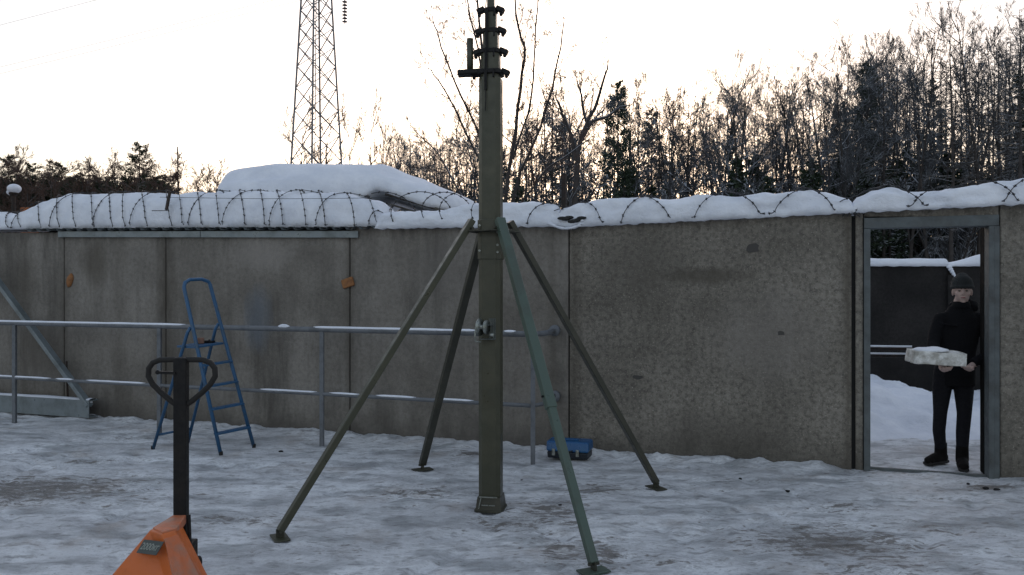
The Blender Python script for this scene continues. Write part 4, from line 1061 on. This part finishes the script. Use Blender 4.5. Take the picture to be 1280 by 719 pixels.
def tree(kind, px, ytop, Y, label, group=None, var=None, rot=None, wide=1, tilt=0):
    lst = P[kind]; H0, parts = lst[(var if var is not None else random.randrange(len(lst))) % len(lst)]
    X = (px-640)/F*Y; H = zat(ytop, Y); s = H/H0
    e = empty(NAMES[kind], label, {'young': 'tree', 'shrub': 'shrub', 'farshrub': 'shrub'}.get(kind, 'tree'), (X, Y, 0), group)
    e.rotation_euler = (0, tilt, rot if rot is not None else random.uniform(0, 6.28)); e.scale = (s*wide, s*wide, s)
    for p in parts:
        c = p.copy(); C.objects.link(c); c.parent = e
    return e
random.seed(5)
# trees one can point to
def gen_stems(stems, Y, seed, px0, nl=9, lim=(.6, 2.4), minr=.0058, nch=(5, 4, 4)):   # a tree from the course of its own stems
    random.seed(seed); tr = []; br = []; X0 = (px0-640)/F*Y
    for r, pl in stems:
        dy = random.uniform(-1, 1); pts = []
        for i, (px, py) in enumerate(pl):
            yy = Y + dy*i*.35; p = at(px, py, yy); pts.append(Vector((p.x-X0, yy-Y, p.z)))
        fine_ = []
        for a_, b_ in zip(pts, pts[1:]):
            for k in range(3): fine_.append(a_.lerp(b_, k/3)+Vector((random.uniform(-.04, .04), random.uniform(-.04, .04), 0)))
        fine_.append(pts[-1]); m = len(fine_)-1
        for i in range(m):
            tr.append(([fine_[i], fine_[i+1]], r*(1-i/m)**.7+.012, r*(1-(i+1)/m)**.7+.012, 6))
        for k in range(nl):
            t = .18+.8*(k+random.random())/nl; x = t*m; i = min(m-1, int(x)); q = fine_[i].lerp(fine_[i+1], x-i); d = (fine_[i+1]-fine_[i]).normalized()
            nd = (d*.7+rvec()*.75+Vector((0, 0, .15))).normalized(); limb(q, nd, random.uniform(*lim)*(1.25-.7*t), r*.35*(1.1-t)+.009, 0, br, .08, nch, .17, minr, .6)
    return tr, br
big = gen_stems([(0.072, [(622, 420), (624, 300), (620, 200), (611, 120), (602, 50), (592, -30), (585, -90)]), (0.072, [(626, 420), (628, 290), (640, 190), (652, 110), (656, 60), (644, 20), (640, -60)]),
    (0.050, [(628, 300), (650, 215), (676, 160), (690, 110), (702, 60), (705, 10)]), (0.039, [(622, 300), (600, 200), (572, 145), (548, 100), (535, 85)]), (0.039, [(620, 260), (596, 160), (566, 100), (546, 40), (540, 20)]),
    (0.044, [(630, 320), (655, 250), (682, 212), (716, 190), (742, 170)]), (0.033, [(618, 250), (604, 140), (598, 60), (583, 0), (578, -60)]), (0.033, [(640, 200), (662, 140), (668, 80), (672, 10), (676, -60)]), (0.039, [(620, 330), (580, 250), (545, 190), (520, 165)])], 30, 11, 622, nl=10, lim=(.5, 1.9), minr=.0048)
P['hero'] = [(1, proto('hero', MBB, big))]; NAMES['hero'] = 'bare_tree'
fork = gen_stems([(.17, [(712, 420), (714, 300), (719, 240), (722, 190), (733, 155), (746, 130), (757, 95), (762, 70)]), (.10, [(720, 200), (712, 165), (700, 135), (694, 118)]), (.10, [(727, 175), (740, 152), (758, 147), (776, 134), (790, 132)]), (.07, [(733, 155), (727, 120), (720, 95)])], 40, 12, 714, nl=9, lim=(.6, 2.4))
P['fork'] = [(1, proto('fork', MB3, fork))]; NAMES['fork'] = 'bare_tree'
def placed(kind, px, Y, label):
    e = empty(NAMES[kind], label, 'tree', ((px-640)/F*Y, Y, 0))
    for p in P[kind][0][1]: c = p.copy(); C.objects.link(c); c.parent = e
placed('hero', 622, 30, 'big bare tree with several thin stems fanning out behind the mast')
placed('fork', 714, 40, 'leaning forked bare tree right of the iron stub')
tree('larch', 511, 152, 60, 'small bare larch just right of the snow mound', var=0, wide=1.3)
tree('pine', 772, 105, 50, 'dark conifer with clumped snowy needles standing right of the leaning tree', var=0, wide=.85)
tree('larch', 690, 112, 56, 'broad larch crown directly right of the mast', var=1, wide=1.3)
tree('larch', 824, 118, 54, 'pale brown larch between the dark conifer and the dense wood', var=1)
tree('larch', 862, 120, 54, 'round-topped larch at the left end of the dense wood', var=0, wide=1.1)
tree('bare', 935, 92, 50, 'bare tree with upright fan of limbs rising left in the dense wood', var=0)
tree('bare', 1048, 62, 52, 'thin tall bare tree whose single tip stands above the mid wood', var=2, wide=.7)
tree('larch', 1105, 55, 50, 'rounded larch crown in the dense wood above the door frame', var=1)
tree('bare', 1135, 40, 48, 'slender bare tree left of the tallest crown over the doorway', var=3, wide=.7)
tree('larch', 1190, 26, 46, 'tall larch crown above the right part of the doorway', var=0, wide=1.25)
tree('bare', 1224, 12, 47, 'tallest bare tree near the right edge with a forked tip', var=1, wide=.8)
tree('larch', 1274, 12, 40, 'straight larch with level branches at the right edge', var=2, wide=1.15)
tree('farpine', 174, 180, 88, 'layered dark pine standing tallest among the far left trees', var=0, wide=1.15)
tree('farpine', 10, 196, 80, 'dark pine at the left edge of the far trees', var=0, wide=1.2)
tree('farpine', 41, 206, 84, 'rounded dark pine second from the left edge', var=0, wide=1.3)
tree('farpine', 70, 204, 82, 'pointed dark pine left of the larches in the far row', var=0, wide=1.3)
tree('larch', 141, 184, 88, 'pale thin larch just left of the tallest far pine', var=1, wide=1.2)
tree('larch', 116, 202, 90, 'low larch between the dark pines and the pale larch', var=0, wide=1.5)
tree('farbare', 205, 208, 85, 'small bare tree left of the bare pole trunk', var=1, wide=.7)
dead = empty('dead_tree', 'thin bare pole of a dead tree standing right of the tallest far pine', 'tree', at(222, 360, 80)*1)
dead.location.z = 0; random.seed(3)
MB().tube([(0, 0, -1), (.1, 0, 7), (0, 0, zat(184, 80))], [.16, .13, .05], 6).build('trunk', m_trunk, dead)
mb = MB()
for k in range(14):
    z = random.uniform(6, 15); a = random.uniform(0, 6.28); mb.tube([(0, 0, z), (math.cos(a)*.5, math.sin(a)*.5, z+.2)], [.03, .012], 3)
mb.build('branch_stubs', m_trunk, dead)
random.seed(77)
tree('farbare', 378, 150, 58, 'bare tree standing behind the left side of the pylon', var=0, wide=.6)
tree('farbare', 402, 160, 60, 'bare tree standing behind the middle of the pylon', var=1, wide=.6)
tree('farbare', 437, 150, 62, 'thin bare tree just right of the pylon', var=2, wide=.4)
tree('farbare', 464, 142, 60, 'pale slim bare tree between pylon and larch, with an upright crown', var=4, wide=.5)
tree('farbare', 480, 152, 66, 'very thin bare sapling left of the small larch', var=0, wide=.3)
# far left row, low bushy fillers
for px in range(-60, 300, 13):
    tree('farbare', px+random.uniform(-5, 5), random.uniform(205, 226) if px < 200 else random.uniform(214, 232), random.uniform(68, 80), 'low bare tree in the far thicket left of the snow mound', 'bare trees in the far left thicket', wide=.95)
for px in range(-120, 215, 22):
    tree(random.choice(['farpine', 'farpine', 'larch']), px+random.uniform(-8, 8), random.uniform(214, 230), random.uniform(92, 110), 'dim tree in the back row of the far left trees', 'back row of the far left trees', wide=1.4)
for px in range(-60, 206, 8):
    tree('farpine', px+random.uniform(-5, 5), random.uniform(219, 236), random.uniform(76, 90), 'low dark pine filling the foot of the far left tree row', 'low pines at the foot of the far left row', wide=1.9)
# the wood
TOP = [(470, 215), (500, 178), (540, 160), (580, 150), (640, 132), (680, 118), (700, 114), (740, 135), (770, 116), (800, 126), (830, 122), (880, 118), (920, 102), (990, 96), (1040, 86), (1090, 68), (1120, 70), (1160, 60), (1200, 38), (1240, 38), (1280, 24), (1450, 20), (1800, 40)]
for i in range(225):
    u_ = (i*.61803398) % 1; px = 485 + (1480-485)*(u_**1.25); Y = random.uniform(50, 90) if px < 900 else random.uniform(46, 88)
    kind = random.choices(['bare', 'larch', 'multi', 'spruce', 'pine'], [5, 4.2, .8, .5 if px > 800 else .2, .5])[0]
    if px < 620 and kind in ('spruce', 'pine'): kind = 'bare'
    yt = interp(TOP, px) + abs(random.gauss(0, 1))*17 + 3 + max(0, Y-65)*.8 + (25 if kind == 'spruce' else 0)
    if abs(px-750) < 10 : continue
    lab = {'bare': 'bare slender deciduous tree among many in the wood behind the wall', 'larch': 'leafless larch among many in the wood behind the wall', 'multi': 'bare multi-stemmed tree among many in the wood behind the wall',
           'spruce': 'dark snowy spruce among many in the wood behind the wall', 'pine': 'dark snowy pine among many in the wood behind the wall'}[kind]
    tree(kind, px, min(yt, 222), Y, lab, {'bare': 'bare trees of the wood', 'larch': 'larches of the wood', 'multi': 'multi-stemmed trees of the wood', 'spruce': 'spruces of the wood', 'pine': 'pines of the wood'}[kind], wide=random.uniform(.8, 1.15))
for i in range(70):
    px = 500 + 960*((i*.61803398+.3) % 1); Y = random.uniform(46, 64)
    yt = random.uniform(190, 235) if px > 760 else random.uniform(215, 240)
    k = 'young' if random.random() < (.5 if px > 760 else .15) else 'shrub'
    tree(k, px, yt, Y, 'young snowy spruce in the undergrowth of the wood' if k == 'young' else 'frosted bare bush in the undergrowth of the wood', 'young spruces at the foot of the wood' if k == 'young' else 'bushes at the foot of the wood', wide=random.uniform(.9, 1.4))
for i in range(46):   # back rows
    px = 900 + 520*((i*.61803398+.1) % 1)
    tree('spruce', px, random.uniform(205, 240) if px < 1020 else random.uniform(170, 225), random.uniform(90, 104), 'dim spruce in the back row of the wood on the right', 'spruces in the back row of the wood', wide=1.5)
# tangled brush on the woodland floor: one mass
random.seed(9); lines = []
for i in range(9000):
    X = random.uniform(-16, 75); Y = random.uniform(50, 100); h = random.uniform(1.2, 5.0)*(1 if X > 8 else .85); p = Vector((X, Y, -.3))
    if X/Y < -.16: continue
    d = Vector((random.uniform(-.3, .3), random.uniform(-.3, .3), 1)).normalized(); q = p+d*h
    lines.append(([p, p.lerp(q, .5)+rvec()*.15, q], .022, .008, 3))
    for k in range(7):
        t = random.uniform(.15, 1); s = p.lerp(q, t); e = (rvec()+Vector((0, 0, .5))).normalized()*random.uniform(.4, 1.2); lines.append(([s, s+e*.6, s+e+Vector((0, 0, .1))], .012, .008, 3))
mb = MB(); tubes(mb, lines)
tag(mb.build('undergrowth', m_twig, fix=False), 'tangled frosted brush covering the floor of the wood', 'undergrowth', kind='stuff')

# ---------------------------------------------------------------- the person in the doorway
OX, OY = 3.93, 7.2
per = empty('person', 'person in black coat and grey knit hat standing in the doorway holding a white block', 'person', (OX, OY, 0))
def ring_loft(mb, rings, n=20):
    vs = []
    for (c, rx, ry, yaw) in rings:
        for k in range(n):
            t = 2*math.pi*k/n; x, y = rx*math.cos(t), ry*math.sin(t); vs.append((c[0]+x*math.cos(yaw)-y*math.sin(yaw), c[1]+x*math.sin(yaw)+y*math.cos(yaw), c[2]))
    m = len(rings); fs = [(i*n+k, i*n+(k+1) % n, (i+1)*n+(k+1) % n, (i+1)*n+k) for i in range(m-1) for k in range(n)] + [tuple(range(n))[::-1], tuple((m-1)*n+k for k in range(n))]
    return mb.add(vs, fs)
def organic(mb, name, m, vox, it=6):
    o = mb.build(name, m, per, True)
    r = o.modifiers.new('remesh', 'REMESH'); r.mode = 'VOXEL'; r.voxel_size = vox; r.use_smooth_shade = True
    s = o.modifiers.new('smooth', 'SMOOTH'); s.iterations = it; s.factor = .5
    return o
yw = R(-28)
# trousers
mb = MB()
mb.tube([(-.02, .03, .88), (-.045, .03, .68), (-.06, .03, .47), (-.05, .07, .30), (-.012, .11, .12)], [.088, .080, .058, .054, .047], 16)
mb.tube([(.135, .00, .88), (.125, -.02, .68), (.112, -.05, .47), (.098, -.05, .30), (.085, -.065, .12)], [.088, .082, .060, .056, .048], 16)
mb.ball((.055, .02, .88), (.155, .105, .12))
organic(mb, 'trousers', m_jeans, .009)
# coat
mb = MB()
ring_loft(mb, [((.055, .01, .72), .172, .12, yw), ((.06, .01, .85), .168, .12, yw), ((.07, .01, 1.0), .160, .115, yw), ((.085, .01, 1.15), .172, .12, yw), ((.095, .01, 1.25), .182, .12, yw), ((.10, .01, 1.33), .165, .105, yw), ((.105, .01, 1.39), .110, .085, yw), ((.11, .005, 1.445), .082, .078, yw)])
mb.tube([(-.045, .05, 1.315), (-.105, .02, 1.20), (-.165, -.05, 1.08), (-.19, -.16, 1.01), (-.21, -.27, .955)], [.062, .060, .054, .048, .040], 14)
mb.tube([(.245, -.05, 1.315), (.305, -.09, 1.20), (.335, -.15, 1.06), (.18, -.24, .99), (.05, -.29, .95)], [.062, .060, .054, .048, .040], 14)
mb.ball((-.035, .045, 1.32), (.070, .068, .06)); mb.ball((.235, -.045, 1.32), (.070, .068, .06))
for k in range(16):     # folds and creases of the cloth
    z = .78+.034*k; mb.tube([(.07+.15*math.cos(a)*1.05, .01+.115*math.sin(a), z+.03*math.sin(a*2+k)) for a in [(-2.6+.35*q+k*.4) for q in range(4)]], [.004, .011, .011, .004], 6)
organic(mb, 'coat', m_coat, .010)
mb = MB(); mb.tube([(.05, .03, 1.425), (.10, .085, 1.44), (.19, .07, 1.45), (.23, .0, 1.43), (.20, -.06, 1.41)], [.035, .05, .06, .05, .03], 12); organic(mb, 'hood', m_coat, .010)
mb = MB(); ring_loft(mb, [((.105, -.005, 1.415), .085, .08, yw), ((.107, -.01, 1.45), .075, .078, yw), ((.108, -.012, 1.475), .066, .07, yw)]); organic(mb, 'scarf', m_coat, .008, 3)
# boots
for nm, a_, t_ in (('boot', (-.012, .11), (-.145, .035)), ('boot', (.085, -.065), (.02, -.20))):
    mb = MB(); A = Vector((*a_, 0)); Tt = Vector((*t_, 0)); d = (Tt-A).normalized()
    mb.tube([A+Vector((0, 0, .19)), A+Vector((0, 0, .06))], [.052, .055], 14); mb.ball(A+Vector((0, 0, .05))-d*.02, (.052, .052, .05))
    mb.tube([A+Vector((0, 0, .055)), A+d*.09+Vector((0, 0, .048)), A+d*.16+Vector((0, 0, .04))], [.050, .048, .040], 14); mb.ball(A+d*.17+Vector((0, 0, .038)), (.045, .045, .036))
    o = organic(mb, nm, m_boot, .008, 4)
    so_ = MB(); so_.tube([A-d*.06+Vector((0, 0, .016)), A+d*.20+Vector((0, 0, .016))], [.046, .044], 10); so_.v = [(x, y, .004+.55*z) for x, y, z in so_.v]; so_.build('sole', m_rubber, o)
# body: head, neck, hands in one mesh
mb = MB(); HC = Vector((.112, -.018, 1.565)); fy = R(-24)   # face turned slightly to the picture's left
HM = Matrix.Rotation(fy, 3, 'Z')
def hd(x, y, z): return HC + HM @ Vector((x, y, z))
mb.ball(hd(0, .012, .025), (.074, .090, .092), 24, 16, HM); mb.ball(hd(0, -.018, -.035), (.056, .066, .070), 20, 12, HM)
mb.ball(hd(0, -.045, -.088), (.027, .026, .022), 12, 8, HM); mb.ball(hd(0, -.062, .030), (.052, .020, .014), 14, 8, HM)
for s_ in (-1, 1):
    mb.ball(hd(s_*.040, -.045, -.022), (.022, .026, .024), 12, 8, HM); mb.ball(hd(s_*.074, .010, -.010), (.010, .018, .032), 10, 8, HM)
mb.tube([hd(0, -.074, .018), hd(0, -.090, -.008), hd(0, -.094, -.022)], [.009, .011, .013], 10); mb.ball(hd(0, -.088, -.026), (.018, .012, .009), 10, 6, HM)
mb.ball(hd(0, -.076, -.052), (.025, .012, .010), 12, 6, HM)
mb.tube([hd(0, .02, -.05), (.10, .01, 1.42)], [.055, .060], 14)
def hand(w0, dir_, nrm, sgn):
    w0 = Vector(w0); d = Vector(dir_).normalized(); nn = Vector(nrm).normalized(); sd_ = d.cross(nn).normalized()*sgn
    mb.tube([w0-d*.03, w0, w0+d*.05], [.026, .028, .030], 12); mb.ball(w0+d*.065, (.040, .040, .022), 12, 8)
    for k, (off, L) in enumerate(((-.030, .062), (-.010, .074), (.011, .070), (.031, .055))):
        b0 = w0+d*.08+sd_*off; mb.tube([b0, b0+d*L*.45+nn*.004, b0+d*L*.8+nn*.018, b0+d*L+nn*.034], [.0105, .010, .009, .0075], 8)
    b0 = w0+d*.02-sd_*.030; mb.tube([b0, b0-sd_*.028+d*.02+nn*.012, b0-sd_*.030+d*.045+nn*.035], [.013, .012, .009], 8)
hand((-.215, -.30, .905), (-.25, -1, -.05), (0, 0, 1), 1); hand((.02, -.30, .91), (-.55, -.8, -.05), (0, 0, 1), -1)
mb.tube([(.10, .01, 1.42), (.09, .01, 1.30), (.08, .01, 1.10), (.06, .01, .95)], [.050, .075, .075, .07], 14)     # trunk and arms inside the coat
mb.tube([(.08, .01, 1.30), (-.045, .05, 1.315), (-.105, .02, 1.20), (-.165, -.05, 1.08), (-.19, -.16, 1.0), (-.213, -.28, .925), (-.22, -.32, .905)], [.04, .038, .038, .035, .031, .026, .026], 12)
mb.tube([(.10, .01, 1.30), (.245, -.05, 1.315), (.305, -.09, 1.20), (.325, -.15, 1.06), (.18, -.24, .98), (.04, -.29, .925), (.015, -.305, .91)], [.04, .038, .038, .035, .031, .026, .026], 12)
organic(mb, 'body', m_skin, .0045, 3)
for s_ in (-1, 1):
    MB().ball(hd(s_*.027, -.069, .006), (.0125, .007, .0065), 10, 8, HM).build('eye', m_eye, per, True)
    MB().tube([hd(s_*.010, -.083, .024), hd(s_*.028, -.083, .029), hd(s_*.045, -.070, .024)], [.003, .0036, .002], 6).build('eyebrow', m_coat, per, True)
MB().ball(hd(0, -.0875, -.054), (.020, .006, .0055), 12, 6, HM).build('lips', m_lip, per, True)
mb = MB(); mb.ball(hd(0, .018, .065), (.090, .104, .090), 26, 16, HM); mb.tube([hd(.078*math.cos(t)*1.05, .012+.098*math.sin(t), .040+.012*math.sin(t+3.14)*0) for t in [k*2*math.pi/24 for k in range(24)]], .017, 8, closed=True)
mb.ball(hd(0, .035, .14), (.05, .05, .03))
mb.v = [v if (Vector(v)-HC).z > .022 else (v[0], v[1], HC.z+.022) for v in mb.v]
organic(mb, 'knit_hat', m_hat, .007, 3)
# white block he carries
bc = Vector((OX-.315, OY-.37, 1.005)); mb = MB(); mb.box((0, 0, 0), (.41, .25, .11)); bw = mb.build('white_block', m_box)
bb = bmesh.new(); bb.from_mesh(bw.data); bmesh.ops.subdivide_edges(bb, edges=bb.edges, cuts=9, use_grid_fill=True)
for v in bb.verts: v.co += v.normal*(.009*noise.fractal(v.co*11, .9, 2, 3) - .002)
bb.to_mesh(bw.data); bb.free(); bw.location = bc; bw.rotation_euler = (R(2), R(3), R(-10))
bw.data.polygons.foreach_set('use_smooth', [True]*len(bw.data.polygons))
tag(bw, 'flat whitish block dusted with snow held at waist height in the doorway', 'block')
mb = MB(); mb.ball((0, 0, 0), (.15, .11, .026), 18, 8); mb.v = [(x, y, z*(1+.5*noise.noise(Vector((x*12, y*12, 0))))) for x, y, z in mb.v]
o = mb.build('snow_clump', m_snow, smooth=True); o.location = bc+Vector((-.04, .0, .062)); tag(o, 'loose snow heaped on top of the carried white block', 'snow')
print('SCENE OK')
